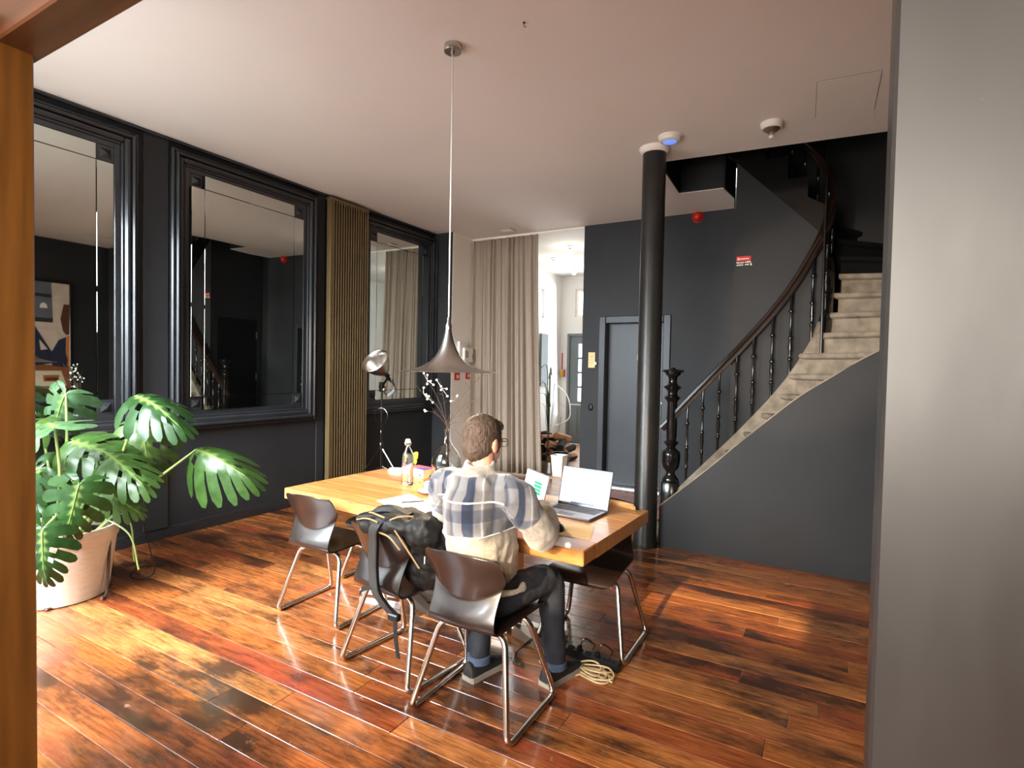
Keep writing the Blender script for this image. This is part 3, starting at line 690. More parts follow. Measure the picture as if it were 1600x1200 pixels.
b = B(); b.lathe([(0,.022),(.022,.022),(.034,.012),(.036,0)],16,Matrix.Translation((-2.84,7.28,1.095)) @ Matrix.Rotation(PI/2,4,'X') @ Matrix.Scale(1.55,4,(0,1,0))); b.build('housing', M['black_plastic'], t, True)
b = B(); b.ball((-2.84,7.254,1.115),(.012,.006,.014)); b.build('button', M['steel_door'], t, True)
onwall('door_plate','tiny cream sticker on the steel lift door','sticker',[('plate',(-2.225,7.396,1.76),(-2.165,7.40,1.845),'card',.001),('pictogram',(-2.21,7.394,1.785),(-2.18,7.3965,1.815),'cordtan',0)])
t = thing('fire_bell','glossy red round fire alarm sounder under the ceiling','alarm',(-1.452,7.28,3.60))
b = B(); b.lathe([(.060,0),(.068,.01),(.066,.035),(.05,.062),(.025,.078),(0,.082)],20,Matrix.Translation((-1.452,7.28,3.585)) @ Matrix.Rotation(PI/2,4,'X')); b.build('dome', M['red'], t, True)
b = B(); b.lathe([(.072,0),(.072,.012),(.06,.014)],20,Matrix.Translation((-1.452,7.28,3.585)) @ Matrix.Rotation(PI/2,4,'X')); b.build('base', M['red'], t, True)
# little red and white wall sign (illegible lines)
t = thing('wall_sign','small red and white sign with tiny lettering on wall behind the railing','sign',(-.76,6.185,2.70))
ks = 6.185/7.17
def sg_(x0,x1,z0,z1,yy,nm,m_):
    b = B(); b.box((x0*ks,6.185-yy,1.62+(z0-1.62)*ks),(x1*ks,6.1845,1.62+(z1-1.62)*ks)); b.build(nm, M[m_], t)
sg_(-.962,-.800,2.965,3.022,.006,'red_plate','red')
sg_(-.948,-.940,2.980,3.010,.008,'letter_mark','whiteprint'); sg_(-.940,-.922,2.980,2.988,.008,'letter_mark','whiteprint'); sg_(-.930,-.924,2.988,3.004,.008,'letter_mark','whiteprint')
for k in range(9): sg_(-.914+.0105*k,-.907+.0105*k,2.984,2.996+.003*(k%3 == 0),.008,'letter','whiteprint')
for (x0,x1,z) in ((-.960,-.880,2.940),(-.868,-.800,2.943),(-.960,-.880,2.912),(-.866,-.815,2.914)):
    xx = x0
    while xx < x1-.004:
        w_ = random.uniform(.006,.011); sg_(xx,min(xx+w_,x1),z,z+.013+.004*(random.random() < .3),.003,'letter','whiteprint'); xx += w_+.003
sg_(-.805,-.790,2.908,2.934,.003,'letter_mark','whiteprint')
# boxes and red plates on the pale jamb (face x=-4.893)
XJ = -4.893
t = thing('intercom_box','tall cream control box mounted on pale jamb','box',(XJ,7.06,1.70))
b = B(); b.box((XJ,6.92,1.78),(XJ+.05,7.12,2.02), bev=.008); b.build('housing', M['white_plastic'], t)
t = thing('thermostat_box','cream vented alarm box with dark grille beside the curtain','box',(XJ,7.13,1.69))
b = B(); b.box((XJ,7.00,1.70),(XJ+.09,7.24,1.925), bev=.008); b.build('housing', M['white_plastic'], t)
for k in range(6):
    b = B(); b.box((XJ+.0895,7.02,1.775+.018*k),(XJ+.0915,7.10,1.785+.018*k)); b.build('grille_slot', M['dark_rim'], t)
b = B(); b.box((XJ+.0895,7.215,1.75),(XJ+.0912,7.225,1.83)); b.build('lock_slot', M['dark_rim'], t)
for i, (ya, lab, zz) in enumerate(((6.86,'red fire sign with white pictogram, nearer the dark wall',1.425),(7.16,'red fire sign with white pictogram, nearer the curtain',1.44))):
    t = thing('fire_sign', lab, 'sign', (XJ,ya+.07,zz), 0, 'red fire signs on the jamb')
    b = B(); b.box((XJ,ya,zz),(XJ+.006,ya+.135,zz+.115)); b.build('plate', M['red'], t)
    b = B(); b.box((XJ+.006,ya+.055,zz+.02),(XJ+.0075,ya+.075,zz+.085)); b.box((XJ+.006,ya+.09,zz+.03),(XJ+.0075,ya+.115,zz+.075)); b.box((XJ+.006,ya+.06,zz+.05),(XJ+.0075,ya+.11,zz+.06)); b.build('pictogram', M['whiteprint'], t)
# ceiling fittings
t = thing('smoke_detector','flat white ceiling detector with glowing blue lens above the column','detector',(-1.213,4.825,3.642))
b = B(); b.lathe([(.098,0),(.098,-.012),(.09,-.016),(.092,-.022),(.085,-.04),(.06,-.05)],28,o=(-1.213,4.825,3.642)); b.build('housing', M['white_plastic'], t, 40)
b = B(); b.lathe([(.058,-.05),(.05,-.054),(0,-.056)],24,o=(-1.213,4.825,3.642)); b.build('lens', M['bluelens'], t, True)
t = thing('motion_sensor','white ceiling lamp holder with metal cone and bare socket','detector',(-.427,4.936,3.642))
b = B(); b.lathe([(.085,0),(.085,-.015),(.075,-.045),(.068,-.05)],28,o=(-.427,4.936,3.642)); b.build('housing', M['white_plastic'], t, 40)
b = B(); b.lathe([(.066,-.05),(.045,-.068),(.016,-.082),(.014,-.10)],24,o=(-.427,4.936,3.642)); b.build('cone', M['alu'], t, 40)
b = B(); b.lathe([(.012,-.05),(.012,-.10),(.018,-.104),(.018,-.12),(.008,-.126)],16,o=(-.427,4.936,3.642)); b.build('socket', M['white_plastic'], t, 40)
t = thing('access_hatch','flush painted access hatch cut in the ceiling above the stair','hatch',(.08,4.70,3.642))
b = B(); T = Matrix(((1,0,0,0),(0,1,0,0),(0,0,1,0),(0,0,0,1)))
b.prism([(-.101,4.389),(.275,4.415),(.27,5.03),(-.118,5.0)], 3.6375, 3.6425); b.build('panel', M['ceiling'], t)
b = B(); ql = [(-.101,4.389),(.275,4.415),(.27,5.03),(-.118,5.0)]
for i in range(4):
    if i == 2: continue
    a_, c_ = Vector(ql[i]), Vector(ql[(i+1)%4]); d_ = (c_-a_).normalized(); nn = Vector((-d_.y,d_.x))*-.003
    b.prism([(p.x,p.y) for p in (a_,c_,c_+nn,a_+nn)],3.6405,3.6428)
b.build('shadow_gap', M['dark_rim'], t)
t = thing('ceiling_vent','small square grey ceiling vent near the curtain','vent',(-4.09,6.99,3.642))
b = B(); b.box((-4.20,6.90,3.63),(-3.98,7.08,3.6425), bev=.004); b.build('frame', M['vent'], t)
for k in range(6):
    b = B(); b.box((-4.185,6.915+.026*k,3.626),(-3.995,6.927+.026*k,3.631)); b.build('louvre', M['white_plastic'], t)
t = thing('ceiling_hook','tiny dark hook screwed into the ceiling near the lamp','hook',(-1.586,2.866,3.642))
b = B(); b.lathe([(.008,0),(.008,-.004),(.003,-.005)],10,o=(-1.586,2.866,3.642)); b.tube([(-1.586,2.866,3.64),(-1.586,2.866,3.62),(-1.580,2.866,3.612),(-1.572,2.866,3.618)],.0025,6); b.build('hook', M['dark_rim'], t, True)
# pendant lamp
t = thing('pendant_lamp','brushed metal trumpet shaped pendant lamp hanging over the wooden table','lamp',(-2.09,2.86,1.595))
o_ = (-2.09,2.86,0)
prof = [(.018,1.875),(.020,1.86),(.024,1.84),(.031,1.81),(.042,1.77),(.058,1.73),(.081,1.69),(.112,1.657),(.150,1.632),(.195,1.613),(.245,1.600),(.285,1.594),(.308,1.592)]
inn = [(max(r-.003,.003),z-.004) for r,z in prof[::-1]]
b = B(); b.lathe(prof+[(.310,1.590)]+inn, 56, o=o_, cap=False); b.build('shade', M['alu'], t, 60)
b = B(); b.lathe([(.021,1.86),(.022,1.885),(.014,1.90),(.010,1.93),(.006,1.94)],16,o=o_); b.build('neck', M['alu'], t, True)
b = B(); b.tube([(-2.09,2.86,1.93),(-2.09,2.86,3.62)],.0045,8); b.build('cord', M['whiteprint'], t, True)
b = B(); b.lathe([(.056,3.642),(.057,3.605),(.054,3.600),(.012,3.598),(.010,3.575),(.004,3.57)],28,o=o_); b.build('canopy', M['alu'], t, 40)
b = B(); b.ball((-2.09,2.86,1.70),(.032,.032,.042)); b.build('bulb', M['pendant_bulb'], t, True)
pl = light('pendant_light','POINT',(-2.09,2.86,1.645), 36, (1,.80,.56), shadow_soft_size=.04)
# painting on the right wall: seen in the first mirror
t = thing('painting','framed abstract interior painting on the right wall, seen in mirror behind the plant','painting',(XR,3.9,1.05))
P0, P1, Q0, Q1 = 3.45, 4.50, .95, 2.94
b = B(); f = .025
b.box((XR-.04,P0,Q0),(XR,P0+f,Q1), bev=.003); b.box((XR-.04,P1-f,Q0),(XR,P1,Q1), bev=.003); b.box((XR-.0395,P0+f,Q0),(XR,P1-f,Q0+f)); b.box((XR-.0395,P0+f,Q1-f),(XR,P1-f,Q1)); b.build('frame', M['handrail'], t)
PC = {n: mat('paint_'+n, c, .7, var=.08, scale=9) for n, c in dict(wall=(214,196,180),grey=(104,108,116),dark=(46,46,54),navy=(40,44,66),orange=(222,128,36),brown=(92,50,32),table=(140,84,48),cream=(226,212,190),gold=(170,110,40),white=(236,230,222)).items()}
def patch(poly, c, k):   # u: 0 at Y=4.03 .. 1 at Y=4.51 ; v: 0 bottom z 1.13 .. 1 top z 2.93
    T = Matrix(((0,0,-1,XR-.018-.0015*k),(1,0,0,0),(0,1,0,0),(0,0,0,1)))
    b = B(); b.prism([(4.03+.47*u_, 1.13+1.79*v_) for u_, v_ in poly], 0, .0015, T); b.build('painted_shape', PC[c], t)
patch([(-1.1,-.05),(.97,-.05),(.97,.99),(-1.1,.99)],'wall',0)
patch([(-.6,.64),(.46,.64),(.42,.99),(-.6,.99)],'grey',1); patch([(-.6,.62),(.46,.62),(.46,.66),(-.6,.66)],'dark',2); patch([(-.6,.86),(.42,.85),(.42,.88),(-.6,.89)],'dark',2)
patch([(.08+.22*(1-math.cos(PI*k/10))/2*1.0, .75+.05*math.sin(PI*k/10)) for k in range(11)],'white',2)
patch([(.97,.52),(.97,.80),(.78,.80),(.68,.66),(.75,.55),(.85,.51)],'brown',1)
patch([(-.6,.60),(-.1,.60),(.15,.48),(.42,.35),(.42,.24),(.0,.22),(-.6,.26)],'navy',2); patch([(.42,.35),(.62,.46),(.84,.49),(.84,.34),(.90,.27),(.86,.20),(.42,.22)],'navy',3)
patch([(.06,.46),(.30,.37),(.10,.36)],'wall',4); patch([(.86,.50),(.97,.50),(.97,.22),(.88,.22)],'orange',2)
patch([(-1.1,-.05),(.97,-.05),(.97,.22),(-1.1,.24)],'table',1); patch([(-1.1,-.05),(.97,-.05),(.97,.01),(-1.1,.01)],'brown',2)
patch([(-.9,.02),(.86,.03),(.70,.17),(-.9,.17)],'cream',3); patch([(.18,.07),(.62,.07),(.64,.13),(.16,.13)],'gold',4); patch([(.22,.08),(.58,.08),(.60,.105),(.24,.105)],'brown',5)

# ================================================================ TABLE AND CHAIRS
TZ = .765
th = math.atan2(-.119,2.265)
tb = thing('dining_table','thick orange brown wooden table with steel pedestal bases and laptops on top','table',(-2.065,2.93,0),th)
Lx, Ly = 1.134, .466
xs = [-Lx]; rr = random.Random(3)
ws = [.155]*6
nb = 6
for i in range(nb):
    b = B(); y0 = -Ly+2*Ly*i/nb; y1 = -Ly+2*Ly*(i+1)/nb
    cuts = [-Lx, rr.uniform(-.5,-.1), rr.uniform(.25,.6), Lx] if i % 2 else [-Lx, rr.uniform(-.2,.3), Lx]
    for k in range(len(cuts)-1):
        b = B(); b.box((cuts[k],y0,TZ-.075),(cuts[k+1],y1,TZ), bev=.005 if (i in (0,nb-1)) else .0012)
        b.build('top_plank', M['table'], tb, world=False)
for sx in (-.42,.46):
    b = B(); b.box((sx-.045,-.045,.05),(sx+.045,.045,TZ-.085), bev=.006); b.build('pedestal', M['alu'], tb, world=False)
    b = B(); b.box((sx-.16,-.22,TZ-.087),(sx+.16,.22,TZ-.0755)); b.build('mounting_plate', M['alu'], tb, world=False)
    for sg in (-1,1):
        for a_ in (.60,):
            d = Vector((math.cos(a_)*sg, math.sin(a_)*-1*1.0,0))
    for ang in (200,340,20,160):
        a_ = math.radians(ang); b = B()
        R_ = Matrix.Translation((sx,0,0)) @ Matrix.Rotation(a_,4,'Z')
        L_ = .34
        v = [(.03,-.032,.012),(.03,.032,.012),(L_,-.026,.012),(L_,.026,.012),(.03,-.032,.085),(.03,.032,.085),(L_,-.026,.045),(L_,.026,.045)]
        b.add([R_ @ Vector(p) for p in v],[(0,1,3,2),(4,6,7,5),(0,4,5,1),(2,3,7,6),(0,2,6,4),(1,5,7,3)]); ob = b.build('foot_bar', M['alu'], tb, world=False)
        b = B(); b.lathe([(.018,.0),(.02,.002),(.018,.012)],10,Matrix.Translation(R_ @ Vector((L_-.03,0,0)))); b.build('foot_glide', M['rubber'], ob, world=False)

def shell_mesh():
    pf = [(.235,.418,.150,0,.0),(.246,.432,.188,0,.0),(.236,.448,.206,.0,.0),(.19,.455,.212,.004,0),(.10,.452,.205,.008,0),(.0,.443,.195,.012,0),(-.09,.437,.188,.014,0),(-.150,.437,.184,.012,.0),(-.192,.446,.182,.004,.004),(-.224,.460,.179,0,.008),(-.239,.488,.175,0,.014),(-.226,.522,.170,.018,.02),(-.208,.552,.172,.045,.026),(-.194,.574,.182,.072,.030),(-.194,.580,.187,.074,.030),(-.200,.606,.202,.066,.030),(-.212,.662,.210,.040,.030),(-.240,.732,.208,.014,.030),(-.257,.778,.201,.0,.030),(-.263,.796,.187,-.002,.029),(-.266,.803,.152,-.006,.026)]
    b = B(); rows = []; NU = 12
    for (y_, z_, hw, up, cur) in pf:
        row_ = []
        for i in range(NU+1):
            u = -1+2*i/NU
            # arc crease: the upper pad sags in the middle
            row_.append((hw*u, y_+cur*u*u*1.2, z_+up*u*u))
        rows.append(row_)
    b.grid(rows); return b
def make_chair(label, m='shell'):
    t = thing('pressed_wood_chair', label, 'chair', (0,0,0), 0, 'sled base shell chairs round the table')
    o = shell_mesh().build('seat_shell', M[m], t, 'all', world=False)
    md = o.modifiers.new('s','SOLIDIFY'); md.thickness = .011; md.offset = -1
    md = o.modifiers.new('b','BEVEL'); md.width = .003; md.segments = 2; md.limit_method = 'ANGLE'; md.angle_limit = math.radians(60)
    md = o.modifiers.new('u','SUBSURF'); md.levels = 1; md.render_levels = 1
    for sg in (-1,1):
        pts = [(sg*.05,-.10,.418),(sg*.165,-.11,.418),(sg*.212,-.165,.36),(sg*.258,-.235,.012),(sg*.258,.235,.012),(sg*.212,.13,.36),(sg*.165,.09,.418),(sg*.05,.08,.418)]
        b = B(); b.tube(fillet([(sg*.04,-.10,.421),(sg*.175,-.115,.421),(sg*.262,-.235,.0142),(sg*.262,.235,.0142),(sg*.178,.10,.421),(sg*.04,.09,.421)],.055,6),.0142,10)
        sl = b.build('sled_leg', M['chrome'], t, 40, world=False)
        for yy in (-.165,.165):
            b = B(); b.box((sg*.262-.013,yy-.022,0),(sg*.262+.013,yy+.022,.022), bev=.005); b.build('foot_glide', M['rubber'], sl, world=False)
    b = B(); b.box((-.10,-.125,.413),(.10,.115,.431), bev=.006); b.build('seat_bracket', M['rubber'], t, world=False)
    return t
CH = [(-1.378,2.222,0.0,'dark pressed wood chair that the working man sits on','shell'),
      (-1.955,2.325,-math.radians(7),'dark pressed wood chair with a black backpack hung over its back','shell'),
      (-2.80,2.585,math.radians(1),'empty dark pressed wood chair at the near left table corner','shell'),
      (-1.165,3.105,PI,'dark shell chair tucked under the far side behind the big laptop','shell'),
      (-2.87,3.19,PI,'dark shell chair with painted window sheen along its top on the far side near the bottle','shell')]
proto = make_chair(CH[0][3])
for i, (x, y, a_, lab, m_) in enumerate(CH):
    c_ = proto if i == 0 else copy_tree(proto)
    c_.location = (x,y,0); c_.rotation_euler = (0,0,a_); c_['label'] = lab
    if i >= 3:
        # added layer: lamp glow and window reflection put into the backrest's colour
        rows = []
        for (y_, z_, hw) in ((-.186,.640,.165),(-.199,.680,.188),(-.221,.735,.19),(-.242,.780,.184),(-.251,.797,.165)):
            rows.append([(hw*(-1+k/4), y_+.036*(-1+k/4)**2-.006*(1-(-1+k/4)**2)+.006, z_) for k in range(9)])
        b = B(); b.grid(rows); o = b.build('back_lit_layer', M['shell_lamplit' if i == 3 else 'shell_window_sheen'], c_, 'all', world=False)
        md = o.modifiers.new('s','SOLIDIFY'); md.thickness = .004; md.offset = 0

# ================================================================ ON THE TABLE
# big laptop
def laptop(label, x, y, rz, w_, d_, tilt, screen):
    t = thing('laptop', label, 'laptop', (x,y,TZ), rz)
    b = B(); b.box((-w_/2,-d_/2,.002),(w_/2,d_/2,.016), bev=.004); base = b.build('base', M['laptop'], t, world=False)
    n = 13
    for r_ in range(5):
        for k in range(n):
            kw = (w_-.05)/n; b = B(); b.box((-w_/2+.025+kw*k+.0012,d_/2-.035-.0185*(r_+1)+.001,.0155),(-w_/2+.025+kw*(k+1)-.0012,d_/2-.035-.0185*r_-.001,.0178)); b.build('key', M['keys'], base, world=False)
    b = B(); b.box((-.05,-d_/2+.012,.0158),(.05,-d_/2+.068,.0164)); b.build('trackpad', M['steel_door'], base, world=False)
    T = Matrix.Translation((0,d_/2-.004,.016)) @ Matrix.Rotation(-tilt,4,'X')
    h = d_*.98
    b = B(); b.box((-w_/2,0,0),(w_/2,.007,h), bev=.003, T=T); lid = b.build('lid', M['laptop'], t, world=False)
    def sc(x0,x1,z0,z1,m,k,nm):
        b = B(); b.box((x0,-.0006*k,z0),(x1,.0002,z1), T=T); b.build(nm, M[m], lid, world=False)
    W_ = w_/2-.007; sc(-W_,W_,.016,h-.007,'screen',1,'screen')
    for a in screen: sc(-W_+2*W_*a[0],-W_+2*W_*a[1],.016+(h-.023)*a[2],.016+(h-.023)*a[3],a[4],a[5],a[6])
    b = B(); b.tube([(-w_/2+.03,d_/2-.002,.014),(w_/2-.03,d_/2-.002,.014)],.006,8); b.build('hinge', M['keys'], t, True, world=False)
    return t
laptop('larger open laptop with white screen at the right end of table',-1.275,3.015,math.radians(-6),.345,.24,math.radians(17),
       [(0,1,.90,.935,'screen_blue',2,'title_bar'),(0,1,.955,1,'screen_blue',2,'tab_bar'),(.05,.25,.86,.868,'screen_blue',2,'text_line'),(.25,.75,.0,.035,'screen_dark',2,'task_bar')])
laptop('smaller open laptop with green table on screen in front of the man',-1.615,2.93,math.radians(-36),.30,.21,math.radians(14),
       [(.30,1,.93,.97,'screen_blue',2,'title_bar'),(.45,.80,.30,.72,'screen_green',2,'green_table'),(.45,.80,.62,.635,'screen',3,'table_line'),(.45,.80,.50,.515,'screen',3,'table_line'),(.45,.80,.40,.412,'screen',3,'table_line'),(.0,1,.0,.03,'screen_dark',2,'task_bar')])
t = thing('desk_pad','thin cream card mouse pad near the table edge','mouse pad',(-1.13,2.66,TZ),math.radians(-2))
b = B(); b.prism([(-.20,-.12),(.135,-.062),(.06,.17),(-.19,.07)],.0005,.003); b.build('card', M['card'], t, world=False)
t = thing('computer_mouse','small black computer mouse lying on the cream card','mouse',(-1.20,2.655,TZ+.003),math.radians(20))
b = B(); rows = []
for i in range(9):
    a_ = i/8; yy = -.05+.10*a_; hw = .031*math.sqrt(max(0,1-((a_-.5)/.52)**2))+.001; hh = .036*(math.sin(PI*min(1,a_*.9+.05))**.6)
    rows.append([(hw*math.cos(PI*k/8)*1.0, yy, max(0,hh*math.sin(PI*k/8))) for k in range(9)])
b.grid(rows); b.f.append(tuple(range(9))); b.mi.append(0); b.build('body', M['black_plastic'], t, 50, world=False)
b = B(); b.tube([(0,.018,.034),(0,.034,.030)],.005,8); b.build('scroll_wheel', M['steel_door'], t, True, world=False)
# papers
t = thing('paper_sheets','loose white paper sheets lying beside the backpack on table','paper',(-2.27,2.70,TZ))
for i, (poly, z) in enumerate(([[(-2.44,2.60),(-2.385,2.86),(-2.20,2.77),(-2.25,2.52)],.0008],[[(-2.31,2.55),(-2.22,2.79),(-2.03,2.73),(-2.11,2.50)],.002],[[(-2.13,2.57),(-2.04,2.80),(-1.87,2.72),(-1.95,2.50)],.0032])):
    b = B(); b.prism(poly, TZ+z, TZ+z+.0008); b.build('sheet', M['paper'], t)
t = thing('ballpoint_pen','slim dark pen lying across the white papers','pen',(-2.21,2.67,TZ+.004))
b = B(); b.tube([(-2.26,2.63,TZ+.0085),(-2.17,2.735,TZ+.0085)],.004,8); b.build('barrel', M['dark_rim'], t, True)
b = B(); b.tube([(-2.17,2.735,TZ+.0085),(-2.160,2.747,TZ+.0085)],[.003,.001],8); b.build('tip', M['alu'], t, True)
# cup and saucer
t = thing('coffee_cup','white coffee cup with dark rim standing on its saucer','cup',(-2.29,2.96,TZ+.012))
b = B(); o_ = (-2.29,2.96,TZ)
b.lathe([(.030,.014),(.034,.016),(.044,.035),(.050,.075),(.0505,.077),(.048,.077),(.042,.036),(.0,.022)],24,o=o_); b.build('bowl', M['ceramic'], t, 40)
b = B(); b.lathe([(.0505,.0765),(.0512,.0785),(.0495,.080),(.048,.0775)],24,o=o_,cap=False); b.build('rim', M['dark_rim'], t, True)
b = B(); b.lathe([(.046,.064),(0,.064)],24,o=o_); b.build('coffee', M['dark_rim'], t)
b = B(); b.tube(bez([(-2.244,2.96,TZ+.068),(-2.216,2.965,TZ+.066),(-2.212,2.967,TZ+.045),(-2.249,2.963,TZ+.034)],6),.005,8); b.build('handle', M['ceramic'], t, True)
t = thing('saucer','white dark rimmed saucer under the coffee cup','saucer',o_)
b = B(); b.lathe([(0,.002),(.045,.002),(.07,.009),(.088,.016),(.088,.018),(.068,.013),(.043,.008),(0,.008)],28,o=o_); b.build('dish', M['ceramic'], t, 40)
b = B(); b.lathe([(.0875,.0155),(.0895,.017),(.0875,.019)],28,o=o_,cap=False); b.build('rim', M['dark_rim'], t, True)
# swing-top bottle
bx, by = -2.60, 3.085
t = thing('water_bottle','clear swing top glass bottle half filled with water on table','bottle',(bx,by,TZ)); o_ = (bx,by,TZ)
out = [(0,.001),(.040,.001),(.043,.006),(.0435,.20),(.040,.225),(.020,.265),(.0165,.275),(.0165,.295),(.019,.297),(.019,.303),(.016,.305)]
inn = [(.0125,.305),(.0125,.275),(.017,.262),(.036,.224),(.0395,.20),(.0395,.012),(.036,.008),(0,.008)]
b = B(); b.lathe(out+inn,28,o=o_,cap=False); b.build('glass_body', M['glass'], t, 50)
b = B(); b.lathe([(0,.009),(.0385,.013),(.0390,.198),(.036,.222),(0,.222)],28,o=o_,cap=False); b.build('water', M['water'], t, 50)
b = B(); b.lathe([(.011,.300),(.018,.306),(.019,.318),(.015,.330),(0,.333)],16,o=o_); b.build('stopper', M['ceramic'], t, 50)
b = B(); b.tube([(bx-.020,by,TZ+.285),(bx-.030,by,TZ+.300),(bx-.022,by,TZ+.320),(bx,by,TZ+.326),(bx+.022,by,TZ+.320),(bx+.030,by,TZ+.298),(bx+.020,by,TZ+.285)],.0018,6)
b.tube([(bx+.019*math.cos(2*PI*k/16),by+.019*math.sin(2*PI*k/16),TZ+.285) for k in range(16)],.0018,6,closed=True); b.build('wire_bail', M['chrome'], t, True)
# printed carton
ca = math.radians(-10)
t = thing('printed_carton','flat cream carton with red and violet printed lid beside the vase','carton',(-2.70,3.36,TZ),ca)
b = B(); b.box((-.095,-.06,.001),(.095,.06,.072), bev=.003); b.build('carton_body', M['card'], t, world=False)
b = B(); b.box((-.0955,-.0605,.068),(.0955,.0605,.074), bev=.001); b.build('lid', M['rose'], t, world=False)
b = B(); b.prism([(-.02,-.059),(.094,-.059),(.094,.05)],.0742,.0750); b.build('violet_print', M['purple'], t, world=False)
for k, (x0, m_) in enumerate(((-.07,'purple'),(-.045,'purple'),(.0,'rose'),(.05,'dark_rim'))):
    b = B(); b.box((x0,-.0608,.022),(x0+.018,-.0598,.022+.012+.006*((k*2)%3))); b.build('printed_mark', M[m_], t, world=False)
# vase on a dark box
t = thing('dark_tin','flat dark grey box under the glass vase','box',(-2.43,3.31,TZ),math.radians(-6))
b = B(); b.box((-.10,-.068,.001),(.10,.068,.042), bev=.004); b.build('box_body', M['galv'], t, world=False)
b = B(); b.box((-.1006,-.0686,.036),(.1006,.0686,.044), bev=.002); b.build('lid', M['steel_door'], t, world=False)
vx, vy, vz = -2.42, 3.31, TZ+.044
t = thing('glass_vase','clear bulbous glass demijohn vase holding dry budding branches','vase',(vx,vy,vz)); o_ = (vx,vy,vz)
out = [(0,.002),(.055,.002),(.075,.010),(.100,.045),(.112,.090),(.106,.135),(.082,.185),(.050,.225),(.028,.262),(.021,.30),(.021,.345),(.025,.352)]
inn = [(max(r-.003,0) if r > .03 else r-.0028, z+(.004 if z < .02 else 0)) for r,z in out[::-1]]
b = B(); b.lathe(out+inn,36,o=o_,cap=False); b.build('glass_body', M['glass'], t, 60)
rb = random.Random(5)
tw = thing('dry_branches','thin dry branches with white buds standing in the glass vase','branches',(vx,vy,vz+.02))
ends = [(-2.62,3.22,1.45),(-2.56,3.2,1.56),(-2.40,3.2,1.50),(-2.30,3.25,1.40),(-2.10,3.25,1.56),(-2.07,3.25,1.42),(-2.17,3.3,1.30),(-2.12,3.25,1.20),(-2.5,3.15,1.30),(-2.08,3.2,1.05)]
for i, e in enumerate(ends):
    st_ = Vector((vx+rb.uniform(-.03,.03), vy+rb.uniform(-.03,.03), vz+.01)); nk = Vector((vx+rb.uniform(-.008,.008), vy+rb.uniform(-.008,.008), vz+.345)); E_ = Vector(e)
    mid = nk.lerp(E_,.5)+Vector((rb.uniform(-.03,.03),0,.05))
    pth = bez([st_,nk,mid,E_],7); b = B(); b.tube(pth,[.0028*(1-.65*k/(len(pth)-1)) for k in range(len(pth))],5)
    for q in range(3):
        k = rb.randint(12,len(pth)-2); p = pth[k]; b.tube([p,p+Vector((rb.uniform(-.07,.07),rb.uniform(-.03,.03),rb.uniform(.0,.07)))],[.0014,.0007],4)
    br = b.build('branch', M['twig'], tw, True)
    if i in (0,1,2,3,8):
        b2 = B()
        for q in range(5 if i < 3 else 2):
            p = pth[-1-rb.randint(0,6)]+Vector((rb.uniform(-.05,.05),rb.uniform(-.03,.03),rb.uniform(-.02,.03))); b2.ball(p,(.008,.008,.008),8,6); b2.tube([p,pth[-3]],.0008,4)
        b2.build('bud', M['bud'], tw, True).parent = br
# small yellow flower sprig behind the carton
t = thing('yellow_flowers','small yellow flowers in a dark pot behind the printed carton','flowers',(-2.80,3.42,TZ))
b = B(); b.lathe([(.0,.001),(.022,.001),(.028,.05),(.026,.06),(.0,.055)],14,o=(-2.80,3.42,TZ)); b.build('pot', M['dark_rim'], t, 40)
for i in range(9):
    p = Vector((-2.80+rb.uniform(-.03,.035),3.42+rb.uniform(-.02,.02),TZ+.09+rb.uniform(0,.075))); b = B(); b.tube([(-2.80,3.42,TZ+.05),p],.002,5); b.build('stem', M['stem'], t, True)
    b = B()
    for k in range(5):
        a_ = 2*PI*k/5+i; b.ball(p+Vector((.010*math.cos(a_),.004,.010*math.sin(a_))),(.009,.004,.007),6,5)
    b.build('flower', M['yellow'], t, True)

# ================================================================ STUDIO LAMP
t = thing('studio_lamp','black tripod studio lamp with silver bowl reflector beside the radiator','lamp',(-4.75,5.13,0))
ax = Vector((.02,-.77,.63)).normalized(); neck = Vector((-4.745,5.185,1.525))
T = Matrix.Translation(neck) @ ax.to_track_quat('Z','Y').to_matrix().to_4x4()
prof = [(.035,0),(.055,.02),(.085,.055),(.125,.12),(.152,.18),(.170,.245),(.174,.25)]
b = B(); b.lathe(prof+[(max(r-.004,.03),z+.002) for r,z in prof[:-1][::-1]],40,T,cap=False); b.build('reflector', M['alu'], t, 60)
b = B(); b.lathe([(.172,.247),(.177,.251),(.172,.255)],40,T,cap=False); b.build('rim', M['alu'], t, True)
b = B(); b.lathe([(.036,.03),(.03,.0),(.03,-.10),(.024,-.105),(.02,-.16),(0,-.165)],20,T); b.build('lamp_head', M['black_plastic'], t, 40)
b = B(); b.ball(T @ Vector((0,0,.075)),(.03,.03,.04)); b.build('bulb', M['pane_white'], t, True)
b = B(); hd = T @ Vector((0,0,-.07))
b.box((-4.775,5.10,1.30),(-4.725,5.155,1.42), bev=.006); b.tube([(-4.75,5.13,1.36),hd],.014,8); b.tube([(-4.80,5.13,1.36),(-4.69,5.13,1.36)],.008,8); b.build('tilt_bracket', M['black_iron'], t)
b = B(); b.ball((-4.685,5.10,1.33),(.022,.022,.022)); b.build('clamp_knob', M['alu'], t, True)
for k in range(4):
    b = B(); b.tube(bez([hd+Vector((.02,.0,-.02)),(-4.66+.015*k,5.17,1.50-.03*k),(-4.62+.01*k,5.20,1.38-.02*k),(-4.67,5.15,1.28-.01*k),(-4.735,5.12,1.33)],6),.006,6); b.build('coiled_cable', M['black_iron'], t, True)
